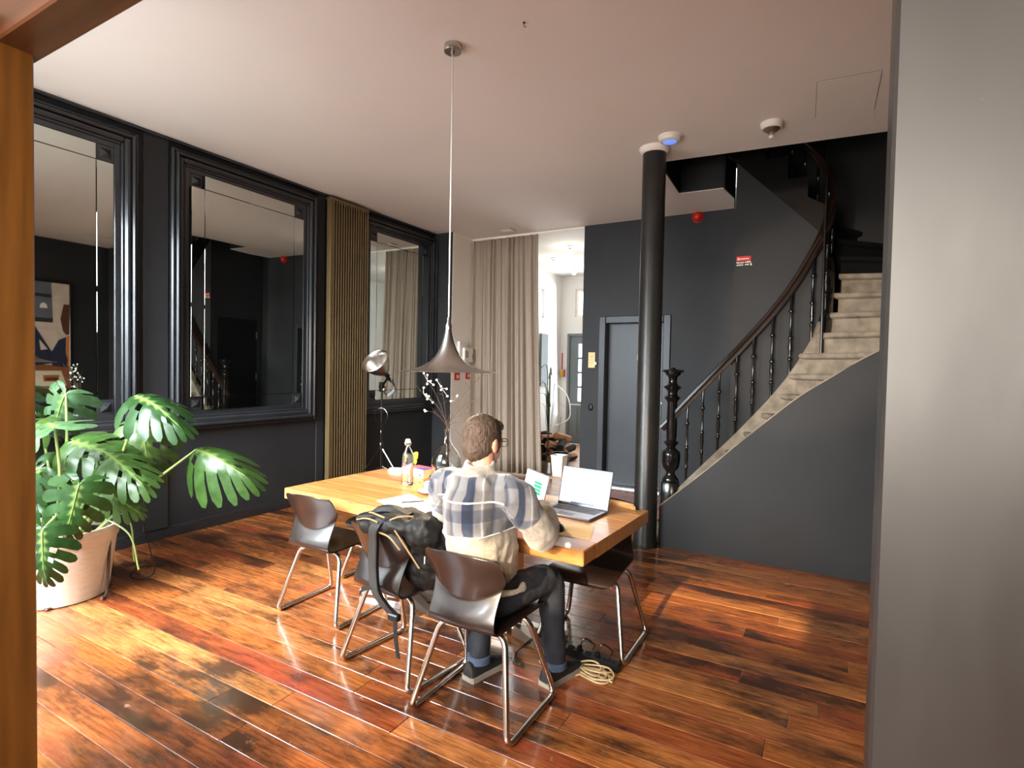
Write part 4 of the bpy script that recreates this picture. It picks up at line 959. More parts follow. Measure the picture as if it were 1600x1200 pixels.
b = B(); b.tube([(-4.75,5.13,.35),(-4.75,5.13,.80)],.017,12); b.tube([(-4.75,5.13,.78),(-4.75,5.13,1.34)],.012,12); b.lathe([(.022,.76),(.024,.80),(.018,.82)],12,o=(-4.75,5.13,0)); b.lathe([(.022,.58),(.030,.60),(.030,.65),(.022,.67)],12,o=(-4.75,5.13,0)); b.build('pole', M['black_iron'], t, 40)
for k, (dx, dy) in enumerate(((-.16,-.46),(.42,.08),(-.18,.40))):
    b = B(); p = Vector((-4.75,5.13,.62)); q = Vector((-4.75+dx,5.13+dy,.012)); b.tube([p,q],.010,8); b.tube([p.lerp(q,.55),(-4.75,5.13,.38)],.006,6); lg = b.build('leg', M['black_iron'] if k != 1 else M['chrome'], t, True)
    b = B(); b.ball(q,(.014,.014,.012)); b.build('rubber_foot', M['rubber'], t, True).parent = lg
b = B(); b.tube([(-4.735+.085*math.cos(2*PI*k/28),5.11+.02*math.cos(2*PI*k/28),1.0+.10*math.sin(2*PI*k/28)) for k in range(28)],.007,6,closed=True); b.build('hanging_cable_ring', M['black_iron'], t, True)

# ================================================================ POTTED MONSTERA
PX, PY = -4.53, 1.75
pt = thing('planter','large cream woven textured planter on the floor by the doorframe','planter',(PX,PY,0))
b = B(); pr = [(0,.0),(.25,.0),(.266,.008),(.272,.05),(.297,.24),(.312,.37),(.314,.385),(.326,.40),(.332,.47),(.328,.482),(.312,.482),(.306,.45),(.296,.38)]
b.lathe(pr,56,o=(PX,PY,0),cap=False); b.build('pot', M['pot'], pt, 40)
for k, a_ in enumerate((-.62,1.2,2.9)):
    b = B(); b.box((PX+.268*math.cos(a_)-.018,PY+.268*math.sin(a_)-.018,.001),(PX+.268*math.cos(a_)+.018,PY+.268*math.sin(a_)+.018,.018), bev=.006); b.build('drain_notch', M['dark_rim'], pt)
b = B(); b.lathe([(.30,.40),(.2,.415),(.08,.43),(0,.435)],32,o=(PX,PY,0)); b.build('soil', M['soil'], pt, True)
pl_ = thing('monstera_plant','big green monstera plant with split leaves growing in the cream planter','plant',(PX,PY,.42))
def leaf_mesh(L, seed, dy, dx, sag, cut):
    r = random.Random(seed)
    TT = [.0,.03,.15,.30,.46,.62,.80,.95]; AA = [168,128,96,74,58,44,27,0]; LL = [.26,.47,.56,.56,.51,.44,.33,.19]
    V = [0,.18,.38,.46,.60,.76,.90,1.0]; KK = [1,1,1,.84,.80,.80,.68,.24]
    b = B(); vein = []
    for sd in (-1,1):
        bn = []
        for T_, A_, l_ in zip(TT,AA,LL):
            l_ *= r.uniform(.93,1.07)*L; pts = []
            p = Vector((0,T_*L)); steps = 20
            line = [p.copy()]
            for k in range(steps):
                a_ = math.radians(A_*(1-(.30+.10*math.sin(seed*1.7))*(k/steps)**1.2)); p = p+Vector((sd*math.sin(a_),math.cos(a_)))*l_/steps; line.append(p.copy())
            bn.append([line[round(v*steps)] for v in V])
        for i in range(7):
            vs = cut+r.uniform(-.06,.06) if i < 6 else .62
            for m_ in range(1):
                rows = []
                for q, v in enumerate(V):
                    a_, c_ = bn[i][q], bn[i+1][q]; c0 = (a_+c_)/2
                    k = 1.0 if v <= vs else KK[q]
                    if q == len(V)-1: c0 = c0+(c0-(bn[i][q-1]+bn[i+1][q-1])/2)*.25
                    row_ = []
                    for w_, vn in ((0,0),(.5,.72),(1,0)):
                        p = a_.lerp(c_,w_); p = c0+(p-c0)*k
                        x, y = p.x, p.y
                        z = -dy*L*max(0,(y/L))**2 - dx*L*(abs(x)/L)**1.7*1.6 - sag*L*v*v + (.018*L if w_ == .5 else 0)*(v > .1)*(1-v) + .012*L*math.sin(7*y/L+seed) + .030*L*v*math.sin(i*2.3+seed*1.3)*(v > .4)
                        row_.append((x,y,z)); vein.append(1.0 if v == 0 else (vn*(1-.5*v) if w_ == .5 else (.15 if v < .2 else 0)))
                    rows.append(row_)
                o0 = len(b.f); b.grid(rows)
                if r.random() < .35 and 0 < i < 6:
                    kill = o0+2*1+r.randint(0,1); b.f.pop(kill); b.mi.pop(kill)
    # raised midrib
    n0 = len(b.v); path_ = [(0,k/10*L*1.05,-dy*L*(k/10*1.05)**2+.012*L*math.sin(7*k/10*1.05+seed)+.002) for k in range(11)]
    b.tube(path_,[.0045*(1-.08*k) for k in range(11)],5); vein += [1.0]*(len(b.v)-n0)
    me = bpy.data.meshes.new('leaf'); me.from_pydata(b.v,[],b.f); me.materials.append(M['leaf'])
    at = me.attributes.new('vein','FLOAT','POINT'); at.data.foreach_set('value', vein)
    me.polygons.foreach_set('use_smooth',[True]*len(me.polygons)); me.update(); return me
def leaf(base, d, n, L, seed, dy=.28, dx=.35, sag=.10, cut=.42, via=None, crown=(0,0)):
    base = Vector(base); y_ = Vector(d).normalized(); n = Vector(n); z_ = (n-y_*n.dot(y_)).normalized(); x_ = y_.cross(z_)
    o = bpy.data.objects.new('leaf', leaf_mesh(L,seed,dy,dx,sag,cut)); COL.objects.link(o); o.parent = pl_
    o.matrix_local = Matrix(((x_.x,y_.x,z_.x,base.x-PX),(x_.y,y_.y,z_.y,base.y-PY),(x_.z,y_.z,z_.z,base.z-.42),(0,0,0,1)))
    st_ = Vector((PX+crown[0],PY+crown[1],.40)); mid = via and Vector(via) or Vector((st_.x*.55+base.x*.45, st_.y*.55+base.y*.45, .40+(base.z-.40)*.62))
    b = B(); pp = bez([st_,mid,base-Vector(d).normalized()*.004],9); b.tube(pp,[.014-.007*k/(len(pp)-1) for k in range(len(pp))],8); b.build('leaf_stalk', M['stem'], pl_, True)
leaf((-4.76,1.87,1.375),(-.22,-.12,-.55),(.62,-.25,.65),.36,1,dx=.62,via=(-4.70,1.85,1.0))
leaf((-4.09,1.55,1.20),(-.75,.15,.16),(.45,-.30,.85),.40,2,dx=.10,sag=.05,via=(-4.15,1.60,.85),crown=(.10,-.08))
leaf((-4.61,1.85,1.045),(.80,.22,-.10),(.45,-.45,.75),.43,3,dx=.25,via=(-4.55,1.82,.7))
leaf((-4.27,2.10,1.375),(.80,.02,-.10),(.22,-.40,.88),.43,4,dx=.50,dy=.40,via=(-4.33,2.05,1.0),crown=(.05,.1))
leaf((-4.40,2.20,1.15),(.30,-.05,-.62),(.75,-.45,.42),.42,5,dx=.30,via=(-4.45,2.1,.85),crown=(.03,.12))
leaf((-3.96,2.35,.985),(.85,.03,-.06),(.10,-.55,.80),.44,6,dx=.70,dy=.42,sag=.22,via=(-4.22,2.12,.70),crown=(.16,.10))
leaf((-4.35,1.95,.965),(.80,-.03,-.10),(.2,-.40,.88),.40,7,dx=.55,dy=.4,via=(-4.42,1.86,.7),crown=(.05,.04))
leaf((-4.02,1.65,.85),(-.10,-.10,-.55),(.80,-.52,.42),.36,8,dx=.25,dy=.15,via=(-4.15,1.66,.80),crown=(.12,-.05))
leaf((-4.02,1.46,.60),(.12,-.06,-.50),(.72,-.60,.30),.30,9,dx=.45,via=(-4.2,1.6,.62),crown=(.12,-.12))
leaf((-4.75,1.90,.86),(-.10,-.12,-.60),(.70,-.50,.45),.40,10,via=(-4.65,1.86,.7))
leaf((-4.44,1.60,.91),(-.35,-.25,-.30),(.60,-.55,.60),.34,11,via=(-4.5,1.65,.7),crown=(-.02,-.1))
leaf((-4.32,1.92,.70),(.45,.25,-.20),(.45,-.45,.78),.26,12,via=(-4.38,1.86,.60),crown=(.08,.06))
leaf((-4.60,1.74,.80),(.30,-.40,-.30),(.62,-.55,.5),.34,13,via=(-4.58,1.74,.6))
leaf((-4.70,1.70,1.15),(-.35,-.30,.05),(.5,-.4,.75),.38,14,via=(-4.62,1.72,.85))
for k, (p0, p1, p2) in enumerate((((-4.42,1.9,.55),(-4.17,2.0,.42),(-4.08,2.02,.18)),((-4.5,1.95,.55),(-4.28,2.05,.5),(-4.22,2.06,.2)))):
    b = B(); b.tube(bez([p0,p1,p2],8),.006,6); b.build('aerial_root', M['stem'], pl_, True)
t = thing('plant_stake','thin brown iron rod stand with a hooked foot behind planter','stake',(-4.20,1.89,0))
b = B(); b.tube(fillet([(-4.40,2.02,.95),(-4.235,1.895,.03),(-4.20,1.865,.010),(-4.185,1.84,.02)],.03,5),.010,8); b.build('rod', M['rust'], t, True)
b = B(); b.tube([(-4.40,2.02,.95),(-4.62,2.10,.011)],.009,8); b.build('rear_rod', M['rust'], t, True)
t = thing('black_floor_cable','thin black cable hanging down behind planter onto the floor','cable',(-4.30,2.20,0))
b = B(); b.tube(bez([(-4.55,2.25,.60),(-4.37,2.18,.50),(-4.28,2.20,.22),(-4.27,2.22,.06),(-4.36,2.16,.006),(-4.52,2.18,.006),(-4.62,2.3,.006),(-4.5,2.42,.006)],8),.0045,6); b.build('cord', M['black_plastic'], t, True)

# ================================================================ BACKPACK ON THE CHAIR
def remesh(b, name, mats, parent, voxel, it=4, world=True):
    if parent is not None and world and parent.type == 'EMPTY':
        l = parent.location; b.v = [(p[0]-l[0], p[1]-l[1], p[2]-l[2]) for p in b.v]
    tmp = bpy.data.objects.new('tmp', b.mesh('tmp', mats)); COL.objects.link(tmp)
    md = tmp.modifiers.new('r','REMESH'); md.mode = 'VOXEL'; md.voxel_size = voxel; md.use_smooth_shade = True
    md = tmp.modifiers.new('s','SMOOTH'); md.factor = .5; md.iterations = it
    dg = bpy.context.evaluated_depsgraph_get(); me = bpy.data.meshes.new_from_object(tmp.evaluated_get(dg))
    me.name = name; bpy.data.objects.remove(tmp)
    o = bpy.data.objects.new(name, me); COL.objects.link(o)
    if parent is not None: o.parent = parent
    return o
bp_ = thing('backpack','black backpack with tan piping slung over the back of a chair','backpack',(-1.95,2.12,.60))
b = B()
def blob(c, r, rz=0, rx=0):
    b.ball(c, r, 18, 12, T=Matrix.Rotation(rz,4,'Z') @ Matrix.Rotation(rx,4,'X'))
blob((-1.85,2.23,.745),(.20,.11,.13),-.1); blob((-1.72,2.26,.72),(.13,.12,.16),-.2); blob((-1.79,2.28,.61),(.16,.10,.16),-.1); blob((-1.99,2.13,.805),(.12,.08,.065),.1); blob((-1.88,2.10,.825),(.16,.07,.052)); blob((-1.70,2.14,.80),(.09,.085,.085)); blob((-1.73,2.17,.76),(.11,.06,.08),-.2)
o = remesh(b,'bag_body',M['backpack'],bp_,.011,5)
tx = bpy.data.textures.new('crumple','CLOUDS'); tx.noise_scale = .055
md = o.modifiers.new('d','DISPLACE'); md.texture = tx; md.strength = .035; md.texture_coords = 'LOCAL'
def ribbon(pts, w_, side, th_=.006):
    P = bez(pts,8); rows = []
    for i, p in enumerate(P):
        s_ = Vector(side(i/(len(P)-1)) if callable(side) else side).normalized()*w_/2
        t_ = (P[min(i+1,len(P)-1)]-P[max(i-1,0)]).normalized(); n_ = t_.cross(s_).normalized()*th_/2
        rows.append([p-s_-n_,p+s_-n_,p+s_+n_,p-s_+n_])
    q = B(); q.grid(rows,closed=True); q.f.append((0,1,2,3)); q.mi.append(0); n = len(rows)-1; q.f.append(tuple(n*4+k for k in range(4))[::-1]); q.mi.append(0); return q
ribbon([(-1.86,2.14,.845),(-1.89,2.07,.845),(-1.915,2.028,.815),(-1.935,2.045,.727),(-1.945,2.055,.60),(-1.915,2.04,.50),(-1.86,2.04,.44),(-1.79,2.05,.39)],.062,(1,-.1,0),.013).build('shoulder_strap', M['strap'], bp_)
ribbon([(-1.828,2.135,.847),(-1.858,2.065,.847),(-1.883,2.020,.817),(-1.903,2.037,.727),(-1.913,2.047,.60),(-1.884,2.032,.508),(-1.832,2.032,.452),(-1.775,2.042,.405)],.008,(1,-.1,0),.017).build('strap_edge', M['black_plastic'], bp_)
ribbon([(-1.79,2.048,.40),(-1.785,2.045,.30),(-1.77,2.05,.19)],.026,(1,-.1,0),.003).build('webbing', M['backpack'], bp_)
q = B(); q.box((-1.825,2.025,.375),(-1.76,2.06,.41), bev=.006); q.build('buckle', M['black_plastic'], bp_)
ribbon([(-1.93,2.04,.51),(-1.99,2.035,.49),(-2.015,2.035,.465)],.02,(0,.2,1),.006).build('side_tab', M['backpack'], bp_)
for pts in ([(-2.05,2.045,.835),(-1.97,2.03,.855),(-1.90,2.035,.845)],[(-2.0,2.08,.87),(-1.94,2.04,.885),(-1.86,2.04,.872)],[(-1.83,2.045,.865),(-1.78,2.06,.885),(-1.73,2.10,.885)],[(-1.80,2.045,.82),(-1.74,2.06,.74),(-1.68,2.09,.64)],[(-1.90,2.03,.80),(-1.82,2.03,.785),(-1.76,2.04,.73)]):
    q = B(); q.tube(bez(pts,6),.0045,6); q.build('piping', M['cordtan'], bp_, True).parent = o
q = B(); q.tube(bez([(-2.07,2.08,.825),(-2.03,2.05,.845),(-1.97,2.05,.86),(-1.90,2.08,.865)],8),[(.014,.010)]*25,8); q.build('grab_handle', M['strap'], bp_, True)
q = B(); q.tube(bez([(-2.05,2.14,.81),(-1.98,2.14,.865),(-1.90,2.15,.88),(-1.81,2.17,.85)],8),[(.045,.028)]*25,8); q.build('top_flap', M['backpack'], bp_, True)
q = B(); q.tube([(-1.675,2.125,.69),(-1.672,2.12,.655)],.004,6); q.build('zip_pull', M['alu'], bp_, True).parent = o

# ================================================================ THE MAN AT THE TABLE
man = thing('person','man with short hair and glasses in a plaid and cream fleece jacket working at table','person',(-1.39,2.15,.45))
HT = Matrix.Translation((-1.432,2.262,1.252)) @ Matrix.Rotation(math.radians(-10),4,'Z') @ Matrix.Rotation(math.radians(-10),4,'X') @ Matrix.Scale(1.06,4)
SR = (Vector((-1.21,2.175,1.045)),Vector((-1.125,2.315,.84)),Vector((-1.225,2.52,.915)))
SL = (Vector((-1.595,2.17,1.05)),Vector((-1.675,2.32,.825)),Vector((-1.575,2.54,.815)))
HIPS = (Vector((-1.300,2.21,.535)),Vector((-1.185,2.515,.545)),Vector((-1.170,2.575,.10)))
HIPL = (Vector((-1.480,2.21,.535)),Vector((-1.575,2.50,.545)),Vector((-1.535,2.415,.10)))
def limb(b, pts, rad, n=12, sub=4):
    P = bez(pts, sub); R_ = []
    m = len(pts)-1
    for i in range(len(P)):
        f = i/sub; k = min(int(f), m-1); t_ = f-k; a_, c_ = rad[k], rad[k+1]
        if hasattr(a_,'__len__'): R_.append((a_[0]+(c_[0]-a_[0])*t_, a_[1]+(c_[1]-a_[1])*t_))
        else: R_.append(a_+(c_-a_)*t_)
    b.tube(P, R_, n)
    for p, r in ((P[0],R_[0]),(P[-1],R_[-1])):
        if not hasattr(r,'__len__'): b.ball(p, r*.98, 10, 6)
b = B()
# torso (thin, under the clothes), neck, head
b.tube([(-1.39,2.21,.50),(-1.39,2.22,.70),(-1.39,2.18,.92),(-1.39,2.18,1.06)],[(.15,.10),(.15,.10),(.17,.10),(.14,.085)],18)
limb(b,[(-1.395,2.19,1.03),(-1.405,2.215,1.12),(-1.425,2.25,1.21)],[.062,.055,.056])
def hb(c, r, n=16, m=12): b.ball(HT @ Vector(c), r, n, m, T=HT.to_3x3().to_4x4())
hb((0,-.012,.028),(.076,.096,.094)); hb((0,.030,-.035),(.060,.066,.080)); hb((0,.046,-.082),(.034,.036,.030)); hb((0,.072,.010),(.050,.022,.05))
b.tube([HT @ Vector(p) for p in ((0,.088,.022),(0,.102,-.004),(0,.112,-.024),(0,.096,-.034))],[.008,.010,.013,.010],8)
hb((0,.086,-.056),(.022,.012,.006),10,6); hb((0,.084,-.066),(.020,.011,.006),10,6); hb((.028,.082,.028),(.018,.010,.006),8,6); hb((-.028,.082,.028),(.018,.010,.006),8,6)
for sg in (-1,1):
    hb((sg*.079,-.006,-.006),(.009,.020,.033),10,8); hb((sg*.082,-.012,.006),(.008,.016,.022),10,8)
# arms and legs inside the clothes
for s_ in (SR,SL): limb(b,[s_[0],s_[1],s_[2]],[.046,.038,.027],10)
for h_ in (HIPS,HIPL): limb(b,[h_[0],h_[1],h_[2]],[.070,.052,.036],10)
# hands: palm, four fingers of different lengths and a thumb
def hand(wr, d, up, thumb_side):
    d = Vector(d).normalized(); up = Vector(up); up = (up-d*up.dot(d)).normalized(); sd = d.cross(up)*thumb_side
    P = lambda a_, s_, u_: wr+d*a_+sd*s_+up*u_
    b.tube([P(-.03,0,0),P(.0,0,0),P(.04,.002,.003),P(.085,.0,.004)],[(.024,.019),(.027,.018),(.038,.016),(.040,.014)],12)
    for s_, L_, r_ in ((.030,.072,.0085),(.010,.082,.009),(-.010,.076,.0088),(-.029,.060,.0078)):
        p0 = P(.080,s_,.004); p1 = P(.085+L_*.42,s_*1.12,.004); p2 = P(.085+L_*.72,s_*1.15,-.012); p3 = P(.085+L_*.90,s_*1.16,-.034)
        b.tube([P(.06,s_*.9,.003),p0,p1,p2,p3],[r_,r_,r_*.95,r_*.88,r_*.7],8); b.ball(p3,r_*.7,8,5)
    b.tube([P(.012,.022,-.004),P(.042,.050,-.010),P(.070,.058,-.016),P(.092,.052,-.022)],[.013,.0115,.010,.008],8); b.ball(P(.092,.052,-.022),.008,8,5)
hand(SR[2]+Vector((-.012,.028,.0)),(-.33,.80,-.40),(0,.3,1),-1)
hand(SL[2]+Vector((.008,.028,-.002)),(.10,.95,-.05),(0,.05,1),1)
body = remesh(b,'body',M['skin'],man,.0055,3)
# hair
b = B(); b.ball(HT @ Vector((0,-.022,.042)),(.086,.098,.092),20,14,T=HT.to_3x3().to_4x4()); b.ball(HT @ Vector((0,-.042,-.010)),(.076,.070,.082),16,12,T=HT.to_3x3().to_4x4()); b.ball(HT @ Vector((0,.040,.086)),(.062,.052,.034),14,10,T=HT.to_3x3().to_4x4())
for sg in (-1,1): b.ball(HT @ Vector((sg*.074,.016,.0)),(.009,.012,.04),8,8,T=HT.to_3x3().to_4x4())
h_ = remesh(b,'hair',M['hair'],man,.006,3)
tx2 = bpy.data.textures.new('hairnoise','CLOUDS'); tx2.noise_scale = .012
md = h_.modifiers.new('d','DISPLACE'); md.texture = tx2; md.strength = .010; md.texture_coords = 'LOCAL'
# glasses
b = B()
for sg in (-1,1):
    b.tube([HT @ Vector((sg*.034+.026*math.cos(2*PI*k/16), .108-.006*abs(math.cos(2*PI*k/16)), .016+.019*math.sin(2*PI*k/16))) for k in range(16)],.0024,6,closed=True)
    b.tube([HT @ Vector((sg*.060,.102,.022)),HT @ Vector((sg*.080,.060,.022)),HT @ Vector((sg*.086,.0,.018)),HT @ Vector((sg*.084,-.016,.004))],.0026,6)
b.tube([HT @ Vector((-.010,.109,.020)),HT @ Vector((.010,.109,.020))],.0024,6)
b.build('glasses', M['black_plastic'], man, True)
for sg in (-1,1):
    b = B(); b.lathe([(0,0),(.010,-.001),(.012,-.006)],12,HT @ Matrix.Translation((sg*.030,.0905,.016)) @ Matrix.Rotation(-PI/2,4,'X')); b.build('eye', M['ceramic'], man, True)
# jacket
b = B()
b.tube([(-1.395,2.235,.575),(-1.395,2.238,.62),(-1.40,2.235,.72),(-1.40,2.212,.83),(-1.40,2.185,.94),(-1.40,2.18,1.03),(-1.40,2.185,1.09),(-1.40,2.20,1.135)],[(.190,.135),(.206,.142),(.214,.148),(.217,.148),(.219,.143),(.212,.132),(.170,.110),(.088,.080)],28)
limb(b,[(-1.32,2.18,1.055),SR[0],SR[0].lerp(SR[1],.55),SR[1],SR[1].lerp(SR[2],.55),SR[2]+Vector((.004,-.015,-.002))],[.075,.082,.080,.077,.068,.048],16,4)
limb(b,[(-1.46,2.18,1.055),SL[0],SL[0].lerp(SL[1],.55),SL[1],SL[1].lerp(SL[2],.55),SL[2]+Vector((0,-.015,0))],[.075,.080,.078,.068,.056,.044],16,4)
b.ball((-1.405,2.085,1.085),(.128,.055,.062),18,10,T=Matrix.Rotation(.35,4,'X'))     # folded hood
b.tube([(-1.41+.066*math.cos(2*PI*k/20),2.20+.060*math.sin(2*PI*k/20),1.150+.012*math.sin(2*PI*k/20)) for k in range(20)],[(.016,.028)]*20,8,closed=True)   # collar
b.tube([(-1.395+.196*math.cos(2*PI*k/28),2.235+.130*math.sin(2*PI*k/28),.590) for k in range(28)],.020,8,closed=True)   # hem
jk = remesh(b,'jacket',M['jacket'],man,.0105,4)
me = jk.data; l0 = Vector(man.location)
def segd(p, a_, c_):
    ab = c_-a_; t_ = max(0,min(1,(p-a_).dot(ab)/ab.length_squared)); return (p-(a_+ab*t_)).length, t_
vals = []
for v in me.vertices:
    p = v.co+l0; best = None
    for s_ in (SR,SL):
        d1, t1 = segd(p,s_[0],s_[1]); d2, t2 = segd(p,s_[1],s_[2])
        d_, f_ = (d1,t1) if d1 < d2 else (d2,1+t2)
        if best is None or d_ < best[0]: best = (d_,f_,s_)
    tors = abs(p.x+1.40) < .175 or best[0] > .095
    if tors: m_ = .5+(p.z-.868)*6 if p.z < 1.11 else .5+(1.130-p.z)*12; q = (p.x+.35*abs(p.y-2.0), p.z)
    else: m_ = .5+(.52-best[1])*2.5; q = (p.x*.6+p.y*.9+.4, p.z+.05)
    vals += [q[0],q[1],max(0,min(1,m_))]
at = me.attributes.new('cloth','FLOAT_VECTOR','POINT'); at.data.foreach_set('vector', vals)
txj = bpy.data.textures.new('folds','CLOUDS'); txj.noise_scale = .10
md = jk.modifiers.new('d','DISPLACE'); md.texture = txj; md.strength = .030; md.texture_coords = 'LOCAL'
# pale piping over the shoulders, laid on the cloth
dg = bpy.context.evaluated_depsgraph_get(); jev = jk.evaluated_get(dg)
def hug(x, z, y0=1.6):
    hit, loc, nor, _ = jev.ray_cast(Vector((x,y0,z))-l0, Vector((0,1,0)))
    return (loc+l0+Vector((0,-.002,0))) if hit else None
for z0, nm in ((1.015,'white_piping'),):
    P = [hug(-1.575+.36*k/30, z0+.012*math.sin(PI*k/30)) for k in range(31)]; P = [p for p in P if p]
    b = B(); b.tube(P,.0042,6); b.build(nm, M['whiteprint'], man, True).parent = jk
P = [hug(-1.585+.38*k/30, .868) for k in range(31)]; P = [p for p in P if p]
b = B(); b.tube(P,.004,6); b.build('white_piping', M['whiteprint'], man, True).parent = jk
# trousers, cuffs, shoes
b = B()
b.tube([(-1.39,2.20,.475),(-1.39,2.21,.54),(-1.39,2.225,.62)],[(.165,.115),(.185,.130),(.172,.122)],24)
for h_ in (HIPS,HIPL): limb(b,[h_[0],h_[0].lerp(h_[1],.5)+Vector((0,0,.012)),h_[1],h_[1].lerp(h_[2],.45)+Vector((0,.012,0)),h_[2]+Vector((0,0,.015))],[.088,.084,.072,.066,.058],14,4)
tr = remesh(b,'trousers',M['jeans'],man,.011,4)
md = tr.modifiers.new('d','DISPLACE'); md.texture = txj; md.strength = .018; md.texture_coords = 'LOCAL'
b = B(); b.tube([(-1.39+.170*math.cos(2*PI*k/28),2.225+.122*math.sin(2*PI*k/28),.615) for k in range(28)],[(.006,.02)]*28,8,closed=True); b.build('waistband', M['belt'], man, True).parent = tr
for h_ in (HIPS,HIPL):
    b = B(); b.lathe([(.055,.075),(.063,.078),(.063,.112),(.057,.115)],18,o=(h_[2].x,h_[2].y,0)); b.build('jeans_cuff', M['jeans_cuff'], man, 40).parent = tr
def shoe(an, ang):
    T = Matrix.Translation((an.x,an.y,0)) @ Matrix.Rotation(ang,4,'Z')
    sec = [(-.085,.030,.030,.075),(-.078,.040,.0,.095),(-.05,.043,.0,.10),(.0,.043,.0,.10),(.05,.045,.0,.082),(.10,.050,.0,.062),(.15,.050,.0,.052),(.19,.040,.0,.044),(.208,.022,.012,.034)]
    b = B(); rows = []
    for (y_, hw, z0, z1) in sec:
        z0 = .024; rows.append([T @ Vector((hw*math.cos(a_)*(1 if math.sin(a_) < .2 else .86), y_, z0+(z1-z0)*max(0,math.sin(a_))**.8 if math.sin(a_) > 0 else z0)) for a_ in [2*PI*k/16 for k in range(16)]])
    b.grid(rows,closed=True)
    for r_ in (0,len(sec)-1): b.f.append(tuple(r_*16+k for k in range(16))); b.mi.append(0)
    sh = b.build('shoe', M['shoe'], man, 50)
    b = B(); poly = [(hw+.004 if y_ < .2 else hw, y_) for (y_,hw,_,_) in sec]; poly = [(p[0],p[1]) for p in poly]+[(-p[0],p[1]) for p in poly[::-1]]
    b.prism(poly,0,.028,T); b.build('shoe_sole', M['sole'], man).parent = sh
    b = B()
    for k in range(4): yy = .045+.022*k; zz = .086-.0085*k; b.tube([T @ Vector((-.022,yy,zz)),T @ Vector((0,yy+.004,zz+.007)),T @ Vector((.022,yy,zz))],.003,5)
    b.build('shoe_laces', M['black_plastic'], man, True).parent = sh
shoe(HIPS[2],math.radians(-14)); shoe(HIPL[2],math.radians(-12))

# ================================================================ UNDER THE TABLE
t = thing('power_strip','long black power strip lying on the floor by the shoe','power strip',(-1.10,2.85,0),math.radians(-6))
b = B(); b.box((-.20,-.028,.002),(.20,.028,.045), bev=.006); b.build('housing', M['black_plastic'], t, world=False)
for k in range(6):
    b = B(); b.lathe([(.021,.0445),(.021,.048),(.018,.048),(.017,.0455)],14,Matrix.Translation((-.155+.055*k,0,0))); b.build('socket', M['rubber'], t, world=False)
for k in (2,4):
    b = B(); b.box((-.155+.055*k-.012,-.012,.046),(-.155+.055*k+.012,.012,.075), bev=.005); b.tube(bez([(-.155+.055*k,0,.07),(-.155+.055*k+.02,.02,.11),(-.155+.055*k+.06,.06,.07),(-.155+.055*k+.02,.12,.006)],6),.004,6); b.build('plug', M['black_iron'], t, world=False)
t = thing('extension_cable','cream extension cable coiled in loops on the wooden floor','cable',(-1.03,2.72,0))
cp = []
for k in range(120):
    a_ = k/120*2*PI*5.2; e = .10+.035*math.sin(a_*.37+1); cp.append((-1.045+.02*math.sin(a_*.2)+e*1.1*math.cos(a_), 2.735+.012*(k/120*5-2)+.042*math.sin(a_)+.02*math.sin(2*a_), .005+.007*(k//24)*(.6+.4*math.sin(a_*1.7))))
cp = [(-1.22,2.80,.005),(-1.2,2.77,.005)]+cp+[(-1.10,2.66,.005),(-1.24,2.64,.005),(-1.32,2.70,.005)]
b = B(); b.tube(cp,.0048,6); b.build('cord', M['cable'], t, True)
t = thing('charger_cables','thin dark charger cables tangled beside the table foot','cable',(-1.40,2.72,0))
for k in range(3):
    b = B(); b.tube(bez([(-1.30,2.84-.02*k,.04),(-1.38,2.80+.03*k,.09-.02*k),(-1.46,2.70,.02),(-1.44+.03*k,2.62,.004),(-1.36,2.60,.004)],7),.003,5); b.build('cord', M['black_iron'], t, True)

# ================================================================ HALL: LAMPS, FIREWOOD, BUCKETS
for i, (x, y, lab) in enumerate(((-3.68,8.34,'nearest bare bulb ceiling lamp in the bright hall'),(-4.335,9.109,'bare bulb hall ceiling lamp nearest the curtain edge'),(-4.314,10.003,'farthest bare bulb ceiling lamp, near the hall door'),(-2.6,8.9,'bare bulb hall ceiling lamp hidden behind the lift wall'))):
    t = thing('bulb_lamp', lab, 'lamp', (x,y,ZC), 0, 'bare bulb lamps in the hall')
    b = B(); b.lathe([(.05,0),(.05,-.02),(.035,-.03),(.022,-.032),(.022,-.065)],18,o=(x,y,ZC)); b.build('lamp_base', M['alu'], t, 40)
    b = B(); b.ball((x,y,ZC-.115),(.045,.045,.055),14,10); b.build('bulb', M['bulb'], t, True)
    light('hall_bulb','POINT',(x,y,ZC-.24), 3, (1,.86,.66), shadow_soft_size=.05)
t = thing('hall_cabinet','slate grey wall panel cabinet on the bright hall wall','cabinet',(XH,10.2,1.27))
b = B(); b.box((XH,10.05,1.27),(XH+.05,10.36,2.34), bev=.006); b.build('door', M['greydoor'], t)
t = thing('extinguisher_sign','small red tool set hanging on hall pillar beside the door','tools',(-4.98,YH-.02,1.55))
b = B(); b.box((-5.02,YH-.012,1.62),(-4.995,YH,1.98), bev=.004); b.build('handle', M['red'], t)
b = B(); b.box((-5.05,YH-.03,1.45),(-5.0,YH,1.60), bev=.006); b.build('yellow_tag', M['yellow'], t)
b = B(); b.box((-4.97,YH-.03,1.45),(-4.93,YH,1.62), bev=.006); b.build('red_tag', M['red'], t)
t = thing('white_hose','white bowed hose hanging across the slate hall door','hose',(-4.75,10.9,.9))
b = B(); b.tube(bez([(-5.052,10.85,1.30),(-4.80,10.85,1.10),(-4.70,10.85,.80),(-4.74,10.85,.55),(-5.052,10.85,.38)],8),.014,8); b.build('hose', M['hosewhite'], t, True)
rl = random.Random(21)
HX, HY = -4.25, 8.75
k_ = 0
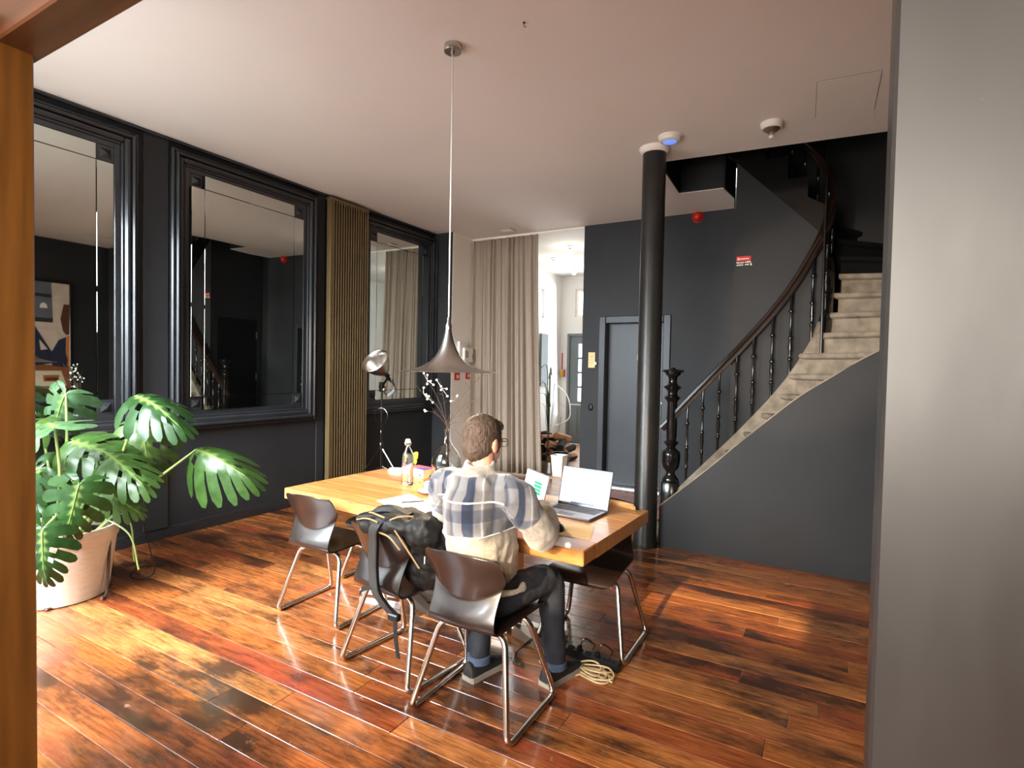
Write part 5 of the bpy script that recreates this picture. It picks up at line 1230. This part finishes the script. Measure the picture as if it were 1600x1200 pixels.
for layer, (n, z, ry) in enumerate(((7,.07,.55),(6,.19,.45),(5,.31,.35),(3,.43,.22))):
    for i in range(n):
        L_ = rl.uniform(.30,.44); a_ = rl.uniform(-.5,.5); x = HX-.35+.85*(i+.5)/n*(1-.12*layer)+.06*layer+rl.uniform(-.04,.04); y = HY+rl.uniform(-ry,ry)*.5
        t = thing('firewood_log','split firewood log lying in the heap on hall floor','log',(x,y,z),a_+rl.uniform(-.3,.3),'split logs in the hall heap')
        r_ = rl.uniform(.055,.075); T = Matrix.Rotation(PI/2+rl.uniform(-.25,.25)*(layer > 0),4,'X') @ Matrix.Rotation(rl.uniform(0,6),4,'Z')
        b = B(); pol = [(r_*math.cos(q),r_*math.sin(q)) for q in [0,.5,1.0,1.5,2.0]]+[(-r_*.75,.25*r_),(-.5*r_,-.7*r_),(.35*r_,-.75*r_)]
        b.prism(pol,-L_/2,L_/2,T); b.build('wood', M['log'] if (i+layer) % 3 else M['bark'], t, world=False)
        b = B(); b.prism([(p[0]*1.04,p[1]*1.04) for p in pol[:5]]+[(p[0]*.9,p[1]*.9) for p in pol[:5][::-1]],-L_/2+.004,L_/2-.004,T); b.build('bark', M['bark'], t, world=False)
        k_ += 1
t = thing('white_bucket','white square bucket in front of the firewood heap in hall','bucket',(-3.46,7.62,0))
b = B(); T = Matrix.Translation((-3.46,7.62,0))
b.lathe([(.10,.004),(.105,0),(.135,.30),(.142,.305),(.142,.32),(.13,.32),(.125,.30),(.098,.012),(0,.012)],4,T @ Matrix.Rotation(PI/4,4,'Z')); b.build('pail', M['white_plastic'], t)
t = thing('black_bucket','round black bucket beside the firewood in hall','bucket',(-3.62,8.02,0))
b = B(); b.lathe([(0,0),(.11,0),(.135,.27),(.142,.275),(.142,.29),(.13,.288),(.106,.01),(0,.01)],24,o=(-3.62,8.02,0),cap=False); b.build('pail', M['black_plastic'], t, 40)
b = B(); b.tube([(-3.62+.138*math.cos(PI*k/12),8.02+.10*math.sin(PI*k/12)*.3-.02,.275-.06*math.sin(PI*k/12)) for k in range(13)],.004,6); b.build('handle', M['alu'], t, True)
t = thing('coal_shovel','steel shovel with dark handle leaning by the white bucket','shovel',(-3.65,7.60,0))
b = B(); rows = []
for i in range(8):
    a_ = i/7; rows.append([(-3.65+(.085+.02*a_)*(-1+2*k/6), 7.56+.03*(-1+2*k/6)**2-.02*a_, .005+.20*(1-a_)+(.0)) for k in range(7)])
b.grid(rows); o = b.build('blade', M['galv'], t, True); md = o.modifiers.new('s','SOLIDIFY'); md.thickness = .004
b = B(); b.tube([(-3.65,7.56,.20),(-3.70,7.72,.62)],.012,8); b.build('handle', M['handrail'], t, True)
b = B(); b.tube([(-3.76,7.73,.62),(-3.64,7.715,.62)],.012,8); b.build('grip', M['handrail'], t, True)
t = thing('reed_plant','thin potted reed plant with narrow leaves behind the curtain edge','plant',(-4.45,9.3,0))
b = B(); b.lathe([(0,0),(.13,0),(.16,.28),(.15,.29),(.14,.26),(0,.25)],20,o=(-4.45,9.3,0)); b.build('pot', M['white_plastic'], t, 40)
for i in range(14):
    a_ = rl.uniform(0,6.28); h_ = rl.uniform(.7,1.45); p = Vector((-4.45,9.3,.25)); q = p+Vector((.12*math.cos(a_),.12*math.sin(a_),h_)); e = q+Vector((.32*math.cos(a_),.32*math.sin(a_),rl.uniform(-.22,.10)))
    ribbon([p,p.lerp(q,.5),q,e],.018,(-math.sin(a_),math.cos(a_),0),.002).build('leaf', M['leafplain'], t)
t = thing('bare_twig','single thin bare twig standing up out of the firewood','twig',(-4.05,8.7,.30))
b = B(); b.tube(bez([(-4.05,8.7,.30),(-3.98,8.7,.52),(-3.93,8.7,.80)],6),.004,5); b.build('stem', M['twig'], t, True)
